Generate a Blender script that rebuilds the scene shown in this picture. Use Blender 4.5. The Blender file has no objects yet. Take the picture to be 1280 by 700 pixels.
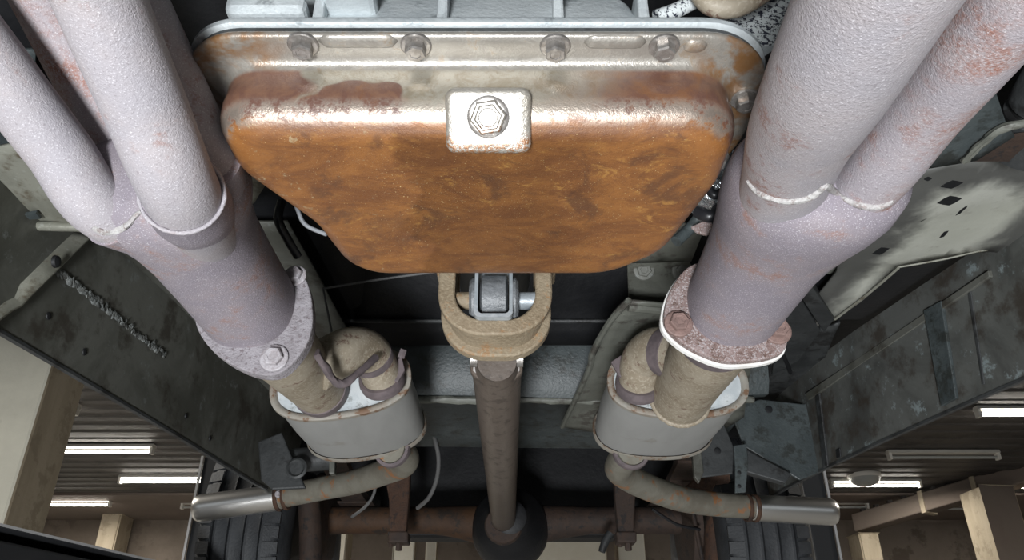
import bpy, bmesh, math, random
from mathutils import Vector, Matrix, noise as mnoise

random.seed(7)
C = bpy.context.scene.collection
R = math.radians
CZ = 1.45                      # height of the lens above the garage floor
FPX, PITCH = 950.0, R(28)      # focal length in pixels of the 1280 wide frame, upward tilt
cs, sn = math.cos(PITCH), math.sin(PITCH)

# ------------------------------------------------------------------ camera
cam_data = bpy.data.cameras.new('camera'); cam = bpy.data.objects.new('camera', cam_data); C.objects.link(cam)
cam.location = (0, 0, CZ); cam.rotation_euler = (R(90) + PITCH, 0, 0)
cam_data.sensor_width = 36; cam_data.lens = FPX / 1280 * 36; cam_data.clip_start = 0.01
bpy.context.scene.camera = cam

# ------------------------------------------------------------------ world, lights, exposure
sc = bpy.context.scene
sc.view_settings.view_transform = 'Standard'; sc.view_settings.look = 'None'
sc.view_settings.gamma = 1; sc.view_settings.use_curve_mapping = False
sc.view_settings.exposure = 0.12
w = bpy.data.worlds.new('daylight'); sc.world = w; w.use_nodes = True
w.node_tree.nodes['Background'].inputs[0].default_value = (0.86, 0.93, 1.0, 1)
w.node_tree.nodes['Background'].inputs[1].default_value = 0.3

def area(name, loc, target, sx, sy, power, col=(1, 1, 1), shape='RECTANGLE'):
    d = bpy.data.lights.new(name, 'AREA'); d.shape = shape; d.size = sx
    if shape == 'RECTANGLE': d.size_y = sy
    d.energy = power; d.color = col
    o = bpy.data.objects.new(name, d); C.objects.link(o)
    o.location = (loc[0], loc[1], loc[2] + CZ)
    v = Vector(target) - Vector(loc)
    o.rotation_euler = v.to_track_quat('-Z', 'Y').to_euler()
    return o
# work lamp standing low in front of the car, behind the photographer, and an added unseen fill light near the floor
area('work_lamp', (-0.22, -0.85, -0.75), (0, 0.6, 0.32), 0.34, 0, 46.0, (0.95, 0.975, 1.0), 'DISK')
area('floor_fill_light', (-0.05, 0.2, -1.2), (0, 0.9, 0.4), 0.5, 0.3, 4.0, (0.97, 0.99, 1.0))
# added fill lights at ceiling height, outside the frame, to brighten columns and walls
for lx, ly, pw in ((-3.6, 1.6, 130), (3.8, 1.6, 60), (-5.2, 6.5, 260), (5.2, 4.5, 50)):
    area('bay_fill_light', (lx, ly, 2.15), (lx, ly, 0), 1.2, 0.15, pw, (1.0, .95, .87))

# ------------------------------------------------------------------ points
def ray(px, py):
    u, v = (px - 640) / FPX, (350 - py) / FPX
    return Vector((u, cs - sn * v, sn + cs * v))
def U(px, py, Y): d = ray(px, py); return d * (Y / d.y)      # on the upright plane at distance Y
def UZ(px, py, z): d = ray(px, py); return d * (z / d.z)     # on the level plane z above the lens
def UX(px, py, X): d = ray(px, py); return d * (X / d.x)     # on the lengthwise plane at X
def UD(px, py, D): return ray(px, py) * D
V = Vector

# ------------------------------------------------------------------ mesh helpers
from mathutils.bvhtree import BVHTree
def surf(px, py, objs, lift=0.0):
    """first point of some built objects on the line of sight of a pixel"""
    d = ray(px, py).normalized(); best = None
    for o in objs:
        off = org(o); key = o.name
        if key not in _trees: _trees[key] = BVHTree.FromPolygons([v.co + off for v in o.data.vertices], [tuple(p.vertices) for p in o.data.polygons])
        h = _trees[key].ray_cast(V((0, 0, 0)), d)
        if h[0] is not None and (best is None or h[3] < best[1]): best = (h[0], h[3], h[1])
    return None if best is None else best[0] - d*lift
_trees = {}
class MB:
    def __init__(s): s.v = []; s.f = []; s.m = []
    def add(s, vs, fs, mi=0):
        b = len(s.v); s.v += [Vector(p) for p in vs]
        s.f += [tuple(i + b for i in f) for f in fs]; s.m += [mi] * len(fs); return s
    def box(s, lo, hi, mi=0, rot=None, bend=None):
        x0, y0, z0 = lo; x1, y1, z1 = hi
        vs = [V(p) for p in [(x0,y0,z0),(x1,y0,z0),(x1,y1,z0),(x0,y1,z0),(x0,y0,z1),(x1,y0,z1),(x1,y1,z1),(x0,y1,z1)]]
        if rot is not None:
            c = sum(vs, V()) / 8; vs = [rot @ (p - c) + c for p in vs]
        return s.add(vs, [(3,2,1,0),(4,5,6,7),(0,1,5,4),(1,2,6,5),(2,3,7,6),(3,0,4,7)], mi)
    def rings(s, rs, cap0=True, cap1=True, closed=True, mi=0):
        n = len(rs[0]); vs = [p for r in rs for p in r]; fs = []
        for k in range(len(rs) - 1):
            for i in range(n if closed else n - 1):
                j = (i + 1) % n
                fs.append((k*n+i, k*n+j, (k+1)*n+j, (k+1)*n+i))
        if cap0: fs.append(tuple(range(n))[::-1])
        if cap1: fs.append(tuple((len(rs)-1)*n + i for i in range(n)))
        return s.add(vs, fs, mi)
    def build(s, name, mat, parent=None, smooth=40, bevel=0.0, sub=0, solid=0.0):
        me = bpy.data.meshes.new(name)
        off = org(parent) if parent is not None else V()
        me.from_pydata([p - off for p in s.v], [], s.f)
        mats = mat if isinstance(mat, (list, tuple)) else [mat]
        for m in mats: me.materials.append(m)
        if len(mats) > 1: me.polygons.foreach_set('material_index', s.m)
        bm = bmesh.new(); bm.from_mesh(me); bmesh.ops.recalc_face_normals(bm, faces=bm.faces); bm.to_mesh(me); bm.free()
        if smooth:
            me.polygons.foreach_set('use_smooth', [True] * len(me.polygons))
            me.set_sharp_from_angle(angle=R(smooth))
        o = bpy.data.objects.new(name, me); C.objects.link(o)
        if parent is not None: o.parent = parent
        else: o.location = (0, 0, CZ)
        if solid:
            md = o.modifiers.new('thick', 'SOLIDIFY'); md.thickness = solid; md.offset = 0
        if bevel:
            md = o.modifiers.new('edge', 'BEVEL'); md.width = bevel; md.segments = 2; md.limit_method = 'ANGLE'; md.angle_limit = R(40)
        if sub:
            md = o.modifiers.new('round', 'SUBSURF'); md.levels = sub; md.render_levels = sub
        return o
def org(o):
    while o.parent is not None: o = o.parent
    return Vector((o.location.x, o.location.y, o.location.z - CZ))
def thing(name, loc, label, cat, group=None):
    o = bpy.data.objects.new(name, None); C.objects.link(o); o.empty_display_size = 0.05
    o.location = (loc[0], loc[1], loc[2] + CZ); return tag(o, label, cat, group)
def tag(o, label, cat, group=None):
    o['label'] = label; o['category'] = cat; o['kind'] = 'thing'
    if group: o['group'] = group
    return o
def struct(o): o['kind'] = 'structure'; return o

def catmull(pts, rad, n):
    P = [V(p) for p in pts]; out = []; ro = []
    for i in range(len(P) - 1):
        p0 = P[max(i-1, 0)]; p1 = P[i]; p2 = P[i+1]; p3 = P[min(i+2, len(P)-1)]
        for k in range(n):
            t = k / n
            out.append(0.5 * ((2*p1) + (p2-p0)*t + (2*p0-5*p1+4*p2-p3)*t*t + (3*p1-p0-3*p2+p3)*t**3))
            ro.append(rad[i] + (rad[i+1]-rad[i])*t)
    out.append(P[-1]); ro.append(rad[-1]); return out, ro
def tube_rings(pts, rad, seg=24, n=6, jitter=0.0):
    if not isinstance(rad, (list, tuple)): rad = [rad] * len(pts)
    if n > 1: P, r = catmull(pts, rad, n)
    else: P, r = [V(p) for p in pts], rad
    t = (P[1]-P[0]).normalized(); a = t.orthogonal().normalized(); rs = []
    for i, p in enumerate(P):
        tt = (P[min(i+1, len(P)-1)] - P[max(i-1, 0)]).normalized()
        a = (a - tt * a.dot(tt)).normalized(); b = tt.cross(a)
        ring = []
        for k in range(seg):
            q = r[i]
            if jitter: q += jitter * mnoise.noise(p*60 + V((k*.7, 0, 0)))
            ring.append(p + (a*math.cos(2*math.pi*k/seg) + b*math.sin(2*math.pi*k/seg)) * q)
        rs.append(ring)
    return rs
def tube(mb, pts, rad, seg=24, n=6, caps=True, mi=0, jitter=0.0):
    return mb.rings(tube_rings(pts, rad, seg, n, jitter), caps, caps, True, mi)
def basis(axis):
    w_ = V(axis).normalized(); a = w_.orthogonal().normalized(); return a, w_.cross(a), w_
def lathe(mb, c, axis, prof, seg=24, mi=0, ang0=0.0):
    a, b, w_ = basis(axis); c = V(c)
    rs = [[c + w_*h + (a*math.cos(ang0+2*math.pi*k/seg) + b*math.sin(ang0+2*math.pi*k/seg))*r for k in range(seg)] for r, h in prof]
    return mb.rings(rs, True, True, True, mi)
def hexbolt(name, c, axis, r, mat, parent, washer=True, h=None, ang=0.0, label=None):
    """a hexagon-headed bolt seen from its head, on a round washer flange (the washer a sub-part)"""
    h = h or r * 0.95
    a = lathe(MB(), c, axis, [(r, 0), (r, h*.85), (r*.88, h), (r*.55, h), (r*.5, h*.93)], 6, ang0=ang)
    o = a.build(name, mat, parent, smooth=20)
    if washer:
        lathe(MB(), c, axis, [(r*1.42, -.0005), (r*1.42, r*.18), (r*1.3, r*.26), (r*.9, r*.28)], 24).build('washer', mat, o, smooth=30)
    if label: o['label'] = label
    return o
def torus_path(mb, pts, r, seg=8, jitter=0.0, mi=0):
    """a bead laid along a closed loop of points"""
    n = len(pts); P = [V(p) for p in pts]; c = sum(P, V())/n; rs = []
    for i, p in enumerate(P):
        t = (P[(i+1) % n]-P[i-1]).normalized(); o_ = (p-c); o_ = (o_-t*o_.dot(t)).normalized(); b = t.cross(o_)
        q = r * (1 + jitter*mnoise.noise(p*220))
        rs.append([p + (o_*math.cos(2*math.pi*k/seg)+b*math.sin(2*math.pi*k/seg))*q for k in range(seg)])
    rs.append(rs[0]); return mb.rings(rs, False, False, True, mi)
def slab(mb, outline, depth, mi=0):
    """a plate: outline points pushed along the vector depth"""
    o2 = [V(p)+V(depth) for p in outline]; return mb.rings([[V(p) for p in outline], o2], True, True, True, mi)
def rounded(poly, rad, d, npc=9, nst=6):
    """rounded polygon in x,y, pushed outward by d (counter-clockwise input)"""
    n = len(poly); P = [V((p[0], p[1])) for p in poly]; q = []
    nr = lambda e: V((e.y, -e.x)).normalized()
    for i in range(n):
        n1 = nr(P[i]-P[i-1]); n2 = nr(P[(i+1) % n]-P[i]); b = (n1+n2); b = b / max(b.dot(n1), 1e-6)
        q.append(P[i] + b*d)
    arcs = []
    for i in range(n):
        e1 = (q[i-1]-q[i]).normalized(); e2 = (q[(i+1) % n]-q[i]).normalized()
        cr = (P[i]-P[i-1]).cross(P[(i+1) % n]-P[i]) if False else ((P[i]-P[i-1]).x*(P[(i+1) % n]-P[i]).y-(P[i]-P[i-1]).y*(P[(i+1) % n]-P[i]).x)
        rr = max(rad[i] + (d if cr > 0 else -d), .002)
        th = math.acos(max(-1, min(1, e1.dot(e2)))); L = rr / math.tan(th/2)
        L = min(L, .49*(q[i]-q[i-1]).length, .49*(q[(i+1) % n]-q[i]).length); rr = L*math.tan(th/2)
        c = q[i] + (e1+e2).normalized() * (rr/math.sin(th/2))
        a0 = q[i]+e1*L-c; a1 = q[i]+e2*L-c
        A0 = math.atan2(a0.y, a0.x); A1 = math.atan2(a1.y, a1.x); dA = (A1-A0+math.pi) % (2*math.pi)-math.pi
        arcs.append([c+V((math.cos(A0+dA*k/npc), math.sin(A0+dA*k/npc)))*rr for k in range(npc+1)])
    out = []
    for i in range(n):
        out += arcs[i]; a = arcs[i][-1]; b = arcs[(i+1) % n][0]
        out += [a+(b-a)*k/nst for k in range(1, nst)]
    return out

# ------------------------------------------------------------------ materials
class NT:
    def __init__(s, name):
        m = bpy.data.materials.new(name); m.use_nodes = True; s.m = m; s.t = m.node_tree; s.bs = s.t.nodes['Principled BSDF']
        s.co = s.t.nodes.new('ShaderNodeTexCoord').outputs['Object']
    def n(s, typ, **kw):
        x = s.t.nodes.new(typ)
        for k, v in kw.items(): setattr(x, k, v)
        return x
    def put(s, sock, v):
        if hasattr(v, 'is_output'): s.t.links.new(v, sock)
        elif v is not None: sock.default_value = (v if not isinstance(v, tuple) or len(v) != 3 or sock.type != 'RGBA' else (*v, 1))
    def op(s, o, a, b=None, c=None, clamp=False):
        x = s.n('ShaderNodeMath', operation=o, use_clamp=clamp)
        for i, v in enumerate((a, b, c)):
            if v is not None: s.put(x.inputs[i], v)
        return x.outputs[0]
    def step(s, v, lo, hi):
        x = s.n('ShaderNodeMapRange', interpolation_type='SMOOTHSTEP', clamp=True)
        for i, q in enumerate((v, lo, hi, 0.0, 1.0)): s.put(x.inputs[i], q)
        return x.outputs[0]
    def noise(s, scale, detail=4, rough=.6, co=None, dist=0.0, stretch=None):
        x = s.n('ShaderNodeTexNoise'); c_ = co or s.co
        if stretch:
            mp = s.n('ShaderNodeMapping'); s.t.links.new(c_, mp.inputs[0]); mp.inputs['Scale'].default_value = stretch; c_ = mp.outputs[0]
        s.t.links.new(c_, x.inputs['Vector'])
        x.inputs['Scale'].default_value = scale; x.inputs['Detail'].default_value = detail; x.inputs['Roughness'].default_value = rough
        x.inputs['Distortion'].default_value = dist; return x.outputs[0]
    def mix(s, f, a, b):
        x = s.n('ShaderNodeMix', data_type='RGBA'); s.put(x.inputs[0], f); s.put(x.inputs[6], a); s.put(x.inputs[7], b); return x.outputs[2]
    def ramp(s, v, stops):
        x = s.n('ShaderNodeValToRGB'); s.t.links.new(v, x.inputs[0]); e = x.color_ramp.elements
        while len(e) < len(stops): e.new(.5)
        for i, (p, c_) in enumerate(stops): e[i].position = p; e[i].color = (*c_, 1)
        return x.outputs[0]
    def xyz(s):
        x = s.n('ShaderNodeSeparateXYZ'); s.t.links.new(s.co, x.inputs[0]); return x.outputs
    def out(s, col=None, rough=None, metal=None, bump=None, dist=.001, strength=1.0, spec=None, coat=None, coat_r=.1):
        b = s.bs.inputs
        if col is not None: s.put(b['Base Color'], col)
        if rough is not None: s.put(b['Roughness'], rough)
        if metal is not None: s.put(b['Metallic'], metal)
        if spec is not None: s.put(b['Specular IOR Level'], spec)
        if coat is not None: s.put(b['Coat Weight'], coat); s.put(b['Coat Roughness'], coat_r); s.put(b['Coat IOR'], 1.65)
        if bump is not None:
            x = s.n('ShaderNodeBump'); x.inputs['Distance'].default_value = dist; x.inputs['Strength'].default_value = strength
            s.t.links.new(bump, x.inputs['Height']); s.t.links.new(x.outputs[0], s.bs.inputs['Normal'])
        return s.m
def blotch(name, a, b, scale, c=None, cscale=60, cthr=(.52, .62), rough=.55, metal=0.0, bscale=300, bdist=.0004, spec=.5, grain=None, gscale=500, stretch=None):
    t = NT(name); n1 = t.noise(scale, 6, .65, dist=.3, stretch=stretch); col = t.mix(t.step(n1, .38, .62), a, b)
    if c is not None: col = t.mix(t.step(t.noise(cscale, 5, .7), *cthr), col, c)
    if grain is not None:
        g = t.noise(gscale, 2, .6); col = t.mix(t.step(g, .5, .66), col, grain)
    r = t.op('ADD', rough-.1, t.op('MULTIPLY', n1, .2))
    return t.out(col, r, metal, t.noise(bscale, 3, .6), bdist, 1.0, spec)
def plain(name, col, rough=.5, metal=0.0, emit=0.0):
    t = NT(name); t.out(col, rough, metal)
    if emit:
        t.bs.inputs['Emission Color'].default_value = (*col, 1); t.bs.inputs['Emission Strength'].default_value = emit
    return t.m

def header_material(name, base, warm, rust, amount):
    t = NT(name); big = t.noise(16, 4, .6, dist=.4); sp = t.noise(520, 3, .7); sp2 = t.noise(1100, 2, .6); md = t.noise(70, 4, .7)
    col = t.mix(t.step(big, .35, .65), base, warm)
    col = t.mix(t.op('MULTIPLY', t.step(t.op('ADD', t.op('MULTIPLY', big, .6), t.op('MULTIPLY', md, .4)), .54-amount*.12, .64), t.step(t.op('ADD', sp, t.op('MULTIPLY', md, .4)), .56, .8)), col, rust)
    col = t.mix(t.op('MULTIPLY', t.step(sp, .55, .70), .40), col, (.17, .145, .15))
    col = t.mix(t.op('MULTIPLY', t.step(sp2, .58, .68), .5), col, (.75, .73, .76))
    h = t.op('ADD', sp, t.op('MULTIPLY', sp2, .4))
    return t.out(col, .62, 0.0, h, .0007, .8, .35)
M = {}
M['header_pale'] = header_material('pale_scaled_steel', (.355, .335, .36), (.39, .355, .365), (.30, .19, .17), .0)
M['header_pink'] = header_material('pink_scaled_steel', (.35, .32, .345), (.39, .335, .34), (.30, .145, .11), .8)
M['header_dark'] = header_material('lilac_scaled_steel', (.235, .21, .24), (.28, .245, .265), (.29, .175, .15), .25)
M['weld'] = blotch('chalky_weld', (.37, .35, .345), (.46, .45, .44), 90, (.28, .24, .23), 200, rough=.7, bscale=500, bdist=.0012)
M['weld_grey'] = blotch('grey_weld_bead', (.12, .125, .12), (.20, .215, .21), 60, (.12, .12, .11), 90, rough=.6, bscale=300, bdist=.001)
M['flange_rust'] = blotch('brown_cast_flange', (.20, .135, .12), (.30, .23, .22), 60, (.13, .08, .065), 160, rough=.75, bscale=420, bdist=.0014, grain=(.42, .38, .38), gscale=700)
M['flange_grey'] = blotch('grey_cast_flange', (.25, .23, .245), (.31, .29, .31), 60, (.17, .145, .155), 200, rough=.75, bscale=420, bdist=.0014)
M['bolt_rust'] = blotch('rusty_bolt', (.25, .165, .145), (.19, .125, .11), 120, rough=.65, bscale=500, bdist=.0006)
M['bolt_grey'] = blotch('grey_bolt', (.42, .40, .42), (.30, .27, .28), 120, rough=.6, bscale=500, bdist=.0006)
M['gasket'] = blotch('bright_gasket_edge', (.80, .78, .74), (.88, .87, .85), 60, (.30, .22, .17), 45, (.64, .7), rough=.45, bscale=400, bdist=.0004)
M['tan_pipe'] = blotch('tan_heated_pipe', (.26, .215, .155), (.35, .305, .235), 22, (.18, .115, .085), 48, (.56, .66), rough=.55, bscale=200, bdist=.0003, grain=(.40, .35, .275), gscale=300)
M['scorch'] = blotch('purple_scorched_band', (.11, .09, .095), (.155, .125, .13), 40, rough=.6)
M['muffler'] = blotch('dull_aluminised_shell', (.27, .27, .26), (.31, .31, .30), 12, (.25, .24, .215), 18, (.58, .75), rough=.52, bscale=300, bdist=.0002, stretch=(1, .3, 1))
M['muffler_end'] = blotch('galvanised_end_cap', (.48, .52, .54), (.58, .61, .62), 40, (.30, .32, .32), 60, (.58, .66), rough=.45, bscale=200, bdist=.0005)
M['seam_rust'] = blotch('rust_edged_seam', (.30, .285, .25), (.26, .225, .185), 30, (.17, .10, .06), 60, (.52, .62), rough=.6)
M['tail_pipe'] = blotch('dull_tailpipe', (.21, .20, .165), (.16, .145, .115), 18, (.28, .13, .055), 26, (.54, .64), rough=.5, bscale=240, bdist=.0004)
M['rust'] = blotch('brown_rust', (.05, .025, .015), (.07, .034, .019), 25, (.03, .018, .014), 60, rough=.8, bscale=200, bdist=.0015)
M['rust_dark'] = blotch('dark_brown_rust', (.034, .022, .017), (.05, .030, .021), 20, (.02, .016, .015), 40, rough=.75, bscale=160, bdist=.001)
M['rust_orange'] = blotch('orange_rust', (.062, .029, .012), (.042, .022, .012), 18, (.024, .016, .011), 30, rough=.75, bscale=160, bdist=.001)
M['chrome'] = plain('polished_chrome', (.95, .93, .89), .3, 1.0)
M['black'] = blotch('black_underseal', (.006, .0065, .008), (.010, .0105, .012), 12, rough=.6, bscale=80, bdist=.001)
M['black_gloss'] = plain('black_rubber_hose', (.015, .015, .017), .35)
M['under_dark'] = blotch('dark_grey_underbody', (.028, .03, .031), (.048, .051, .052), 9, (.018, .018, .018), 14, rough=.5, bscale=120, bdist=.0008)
M['under_blue'] = blotch('blue_grey_paint', (.045, .055, .057), (.066, .079, .081), 9, (.03, .034, .032), 30, (.5, .64), rough=.45, bscale=200, bdist=.0008)
M['under_olive'] = blotch('olive_grey_sheet', (.115, .118, .10), (.15, .155, .133), 6, (.075, .07, .06), 20, rough=.5, bscale=150, bdist=.0006)
M['prop'] = blotch('brown_propshaft', (.10, .078, .062), (.13, .105, .088), 10, (.075, .06, .05), 60, rough=.4, bscale=200, bdist=.0003, stretch=(1, .15, 1))
M['loop'] = blotch('tan_cast_loop', (.20, .155, .10), (.25, .20, .135), 30, (.27, .165, .085), 55, (.55, .65), rough=.65, bscale=240, bdist=.0012, grain=(.27, .22, .15), gscale=350)
M['mount_steel'] = blotch('grey_strap_steel', (.40, .44, .47), (.30, .335, .36), 60, rough=.4, metal=.3, bscale=200, bdist=.0003)
M['mount_rubber'] = blotch('grey_greasy_bushing', (.11, .118, .125), (.17, .18, .19), 50, (.30, .30, .30), 90, (.62, .68), rough=.45, bscale=200, bdist=.0012)
M['alu'] = blotch('cast_aluminium', (.46, .50, .515), (.56, .60, .61), 18, (.20, .22, .23), 30, (.54, .68), rough=.45, metal=.25, bscale=260, bdist=.0006)
M['bolt_steel'] = blotch('oily_steel', (.36, .34, .32), (.25, .23, .21), 150, rough=.3, metal=.6, bscale=400, bdist=.0002)
M['cable'] = plain('grey_cable', (.12, .12, .12), .4)
M['wire_bright'] = plain('bright_wire', (.5, .52, .55), .3, .5)
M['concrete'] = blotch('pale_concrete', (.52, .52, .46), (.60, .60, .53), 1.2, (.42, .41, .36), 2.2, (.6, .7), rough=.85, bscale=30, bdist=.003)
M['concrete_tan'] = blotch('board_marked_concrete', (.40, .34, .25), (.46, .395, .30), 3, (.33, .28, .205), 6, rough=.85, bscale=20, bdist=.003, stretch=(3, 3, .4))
M['cream'] = blotch('cream_painted_concrete', (.66, .62, .52), (.72, .69, .60), 2, rough=.8, bscale=30, bdist=.002)
M['wall'] = blotch('brown_concrete_wall', (.20, .165, .135), (.26, .22, .185), 1.0, (.16, .13, .105), 2.0, rough=.85, bscale=15, bdist=.003)
M['soffit'] = blotch('brown_soffit', (.17, .135, .115), (.20, .165, .14), .8, rough=.85, bscale=15, bdist=.003)
M['deck'] = blotch('grey_ribbed_steel_deck', (.06, .055, .052), (.078, .071, .066), 1.5, (.047, .043, .04), 4, rough=.6, bscale=20, bdist=.002, stretch=(.3, 1, 1))
M['floor'] = blotch('grey_garage_floor', (.22, .22, .215), (.27, .27, .265), 1.0, (.16, .16, .155), 3, rough=.7, bscale=30, bdist=.002)
M['post'] = plain('dark_lift_steel', (.02, .021, .023), .45)
M['post_edge'] = plain('worn_steel_edge', (.5, .5, .5), .4, .3)
M['rubber'] = blotch('tyre_rubber', (.022, .024, .027), (.035, .038, .042), 20, rough=.6, bscale=200, bdist=.0008)
M['rim_dark'] = plain('dark_wheel_steel', (.06, .06, .06), .5, .5)
M['lamp_white'] = plain('white_lamp_housing', (.75, .73, .68), .5)
M['lamp_grey'] = plain('unlit_lamp_tube', (.42, .43, .42), .4)
M['lamp_on'] = plain('lit_lamp_tube', (1.0, .95, .86), .5, 0, 14.0)
M['foil'] = blotch('crumpled_foil', (.55, .6, .64), (.75, .78, .8), 60, rough=.22, metal=.9, bscale=110, bdist=.006)
M['speckle'] = None
def speckled():
    t = NT('flaked_white_paint'); x, y, z = t.xyz()
    n = t.noise(260, 3, .75, stretch=(1, .55, 1)); g = t.op('MULTIPLY', t.op('SUBTRACT', y, .0), 1.1)
    col = t.mix(t.step(t.op('SUBTRACT', n, g), .44, .48), (.03, .035, .055), (.66, .70, .70))
    return t.out(col, .6, 0, n, .0006)
M['speckle'] = speckled()

def pan_material():
    """oily steel pan: bright metal on the lip and the middle of the front wall, brown and orange rust elsewhere"""
    t = NT('rusted_oily_pan'); x, y, z = t.xyz()
    big = t.noise(22, 5, .65, dist=.5); mid = t.noise(75, 5, .7, dist=.6); fine = t.noise(420, 3, .7); spark = t.noise(900, 2, .6)
    streak = t.noise(24, 6, .75, stretch=(.7, 1.5, 1), dist=.6)
    # floor of the pan
    rust = t.mix(t.step(streak, .36, .64), (.155, .058, .018), (.26, .105, .027))
    gold = t.op('MULTIPLY', t.step(t.noise(70, 7, .8, stretch=(.7, 1.2, 1), dist=.9), .53, .66), t.step(t.noise(11, 3, .6), .42, .6))
    rust = t.mix(t.op('MULTIPLY', gold, .85), rust, (.40, .20, .05))
    rust = t.mix(t.op('MULTIPLY', t.step(big, .52, .66), .75), rust, (.10, .042, .019))
    pale = t.op('MULTIPLY', t.step(t.op('ADD', mid, t.op('MULTIPLY', fine, .35)), .80, .90), t.step(t.op('ADD', x, t.op('MULTIPLY', big, .2)), .1, -.06))
    rust = t.mix(t.op('MULTIPLY', pale, .6), rust, (.42, .36, .22))
    rust = t.mix(t.step(spark, .68, .73), rust, (.62, .45, .22))
    rust = t.mix(t.op('MULTIPLY', t.step(fine, .60, .72), .55), rust, (.09, .035, .018))
    # walls
    brown = t.mix(t.step(mid, .4, .62), (.125, .062, .045), (.17, .088, .055))
    brown = t.mix(t.op('MULTIPLY', t.step(big, .5, .66), .7), brown, (.20, .085, .03))
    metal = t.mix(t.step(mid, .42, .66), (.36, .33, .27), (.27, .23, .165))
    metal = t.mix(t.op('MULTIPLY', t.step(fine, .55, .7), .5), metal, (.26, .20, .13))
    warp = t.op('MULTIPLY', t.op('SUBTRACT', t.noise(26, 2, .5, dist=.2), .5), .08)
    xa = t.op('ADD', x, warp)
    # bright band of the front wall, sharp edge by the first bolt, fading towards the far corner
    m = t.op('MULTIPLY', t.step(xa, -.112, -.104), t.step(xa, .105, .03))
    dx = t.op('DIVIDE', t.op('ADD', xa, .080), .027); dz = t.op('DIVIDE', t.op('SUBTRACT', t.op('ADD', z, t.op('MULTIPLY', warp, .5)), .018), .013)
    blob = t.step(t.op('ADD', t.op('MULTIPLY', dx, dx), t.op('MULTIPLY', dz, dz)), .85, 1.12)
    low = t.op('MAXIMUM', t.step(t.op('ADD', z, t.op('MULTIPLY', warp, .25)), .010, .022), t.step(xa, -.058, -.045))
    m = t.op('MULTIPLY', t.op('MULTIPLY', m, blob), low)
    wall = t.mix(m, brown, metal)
    isbot = t.step(z, .011, .006)
    col = t.mix(isbot, wall, rust)
    lipm = t.step(z, .0405, .0440)
    corner = t.op('MULTIPLY', t.step(t.op('ADD', t.op('ABSOLUTE', x), warp), .115, .155), t.step(big, .40, .56))
    lip = t.mix(t.step(mid, .45, .65), (.27, .25, .22), (.35, .33, .295))
    lip = t.mix(t.op('MULTIPLY', corner, .9), lip, (.24, .11, .03))
    lip = t.mix(t.op('MULTIPLY', t.step(mid, .56, .66), .45), lip, (.24, .15, .07))
    col = t.mix(lipm, col, lip)
    ridge_glint = t.op('MULTIPLY', t.op('MULTIPLY', t.step(z, .003, .008), t.step(z, .021, .012)), t.op('MULTIPLY', t.step(y, -.062, -.078), t.step(t.op('ADD', mid, t.op('MULTIPLY', fine, .5)), .62, .80)))  # pale metallic band painted along the front ridge to strengthen its highlight
    col = t.mix(t.op('MULTIPLY', ridge_glint, .75), col, (.46, .40, .34))
    rough = t.op('ADD', t.op('ADD', .30, t.op('MULTIPLY', mid, .12)), t.op('MULTIPLY', isbot, .12))
    h = t.op('ADD', t.op('MULTIPLY', fine, .6), t.op('ADD', t.op('MULTIPLY', mid, .35), t.op('MULTIPLY', spark, .35)))
    return t.out(col, rough, t.op('MAXIMUM', t.op('MULTIPLY', t.op('MAXIMUM', lipm, m), .35), t.op('MULTIPLY', ridge_glint, .7)), h, .00045, .9, .75, .3, .28)
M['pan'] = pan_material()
def boss_material():
    t = NT('worn_bright_boss'); x, y, z = t.xyz(); n1 = t.noise(60, 4, .7); n2 = t.noise(480, 3, .7)
    col = t.mix(t.step(n1, .4, .62), (.34, .32, .285), (.27, .245, .205))
    low = t.step(t.op('ADD', z, t.op('MULTIPLY', n1, .008)), .0035, -.0015)
    col = t.mix(t.op('MULTIPLY', low, t.step(n2, .42, .58)), col, (.26, .12, .05))
    return t.out(col, .34, .25, t.op('ADD', n2, n1), .0007, .8, .6, .6, .2)
M['boss'] = boss_material()
def rail_material(name, a, b, c, blue, k=1.0):
    t = NT(name); n1 = t.noise(5*k, 6, .65, dist=.6); n2 = t.noise(14*k, 6, .7); n3 = t.noise(42*k, 5, .75)
    col = t.mix(t.step(n1, .38, .62), a, b); col = t.mix(t.op('MULTIPLY', t.step(n2, .50, .66), .8), col, c)
    col = t.mix(t.op('MULTIPLY', t.op('MULTIPLY', t.step(n3, .54, .64), t.step(n2, .50, .40)), .7), col, blue)
    return t.out(col, t.op('ADD', .38, t.op('MULTIPLY', n2, .25)), .15, n3, .0008, .6)
M['rail'] = rail_material('blotched_dark_rail', (.075, .076, .064), (.14, .142, .125), (.04, .033, .025), (.20, .215, .21))
M['rail_worn'] = rail_material('blotched_blue_rail', (.065, .067, .063), (.125, .13, .122), (.042, .032, .024), (.30, .36, .37))
M['mottled'] = rail_material('mottled_olive_plate', (.20, .20, .165), (.29, .29, .245), (.10, .075, .045), (.36, .37, .33), 2.2)
def soot_plate():
    t = NT('pale_sooted_floorpan'); x, y, z = t.xyz(); n1 = t.noise(7, 5, .6, dist=.5); n2 = t.noise(40, 5, .7)
    col = t.mix(t.step(n1, .35, .65), (.40, .405, .35), (.50, .505, .45)); col = t.mix(t.op('MULTIPLY', t.step(n2, .55, .68), .5), col, (.30, .29, .25))
    nn = t.op('MULTIPLY', t.op('SUBTRACT', n1, .5), .14); q = t.op('ADD', x, nn)
    soot = t.op('MAXIMUM', t.op('MAXIMUM', t.step(q, .0, -.045), t.step(q, .075, .11)), t.step(t.op('ADD', y, nn), -.035, -.075))
    col = t.mix(t.op('MULTIPLY', soot, .88), col, (.045, .045, .045))
    return t.out(col, .5, 0, n2, .0006)
M['soot'] = soot_plate()

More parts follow.
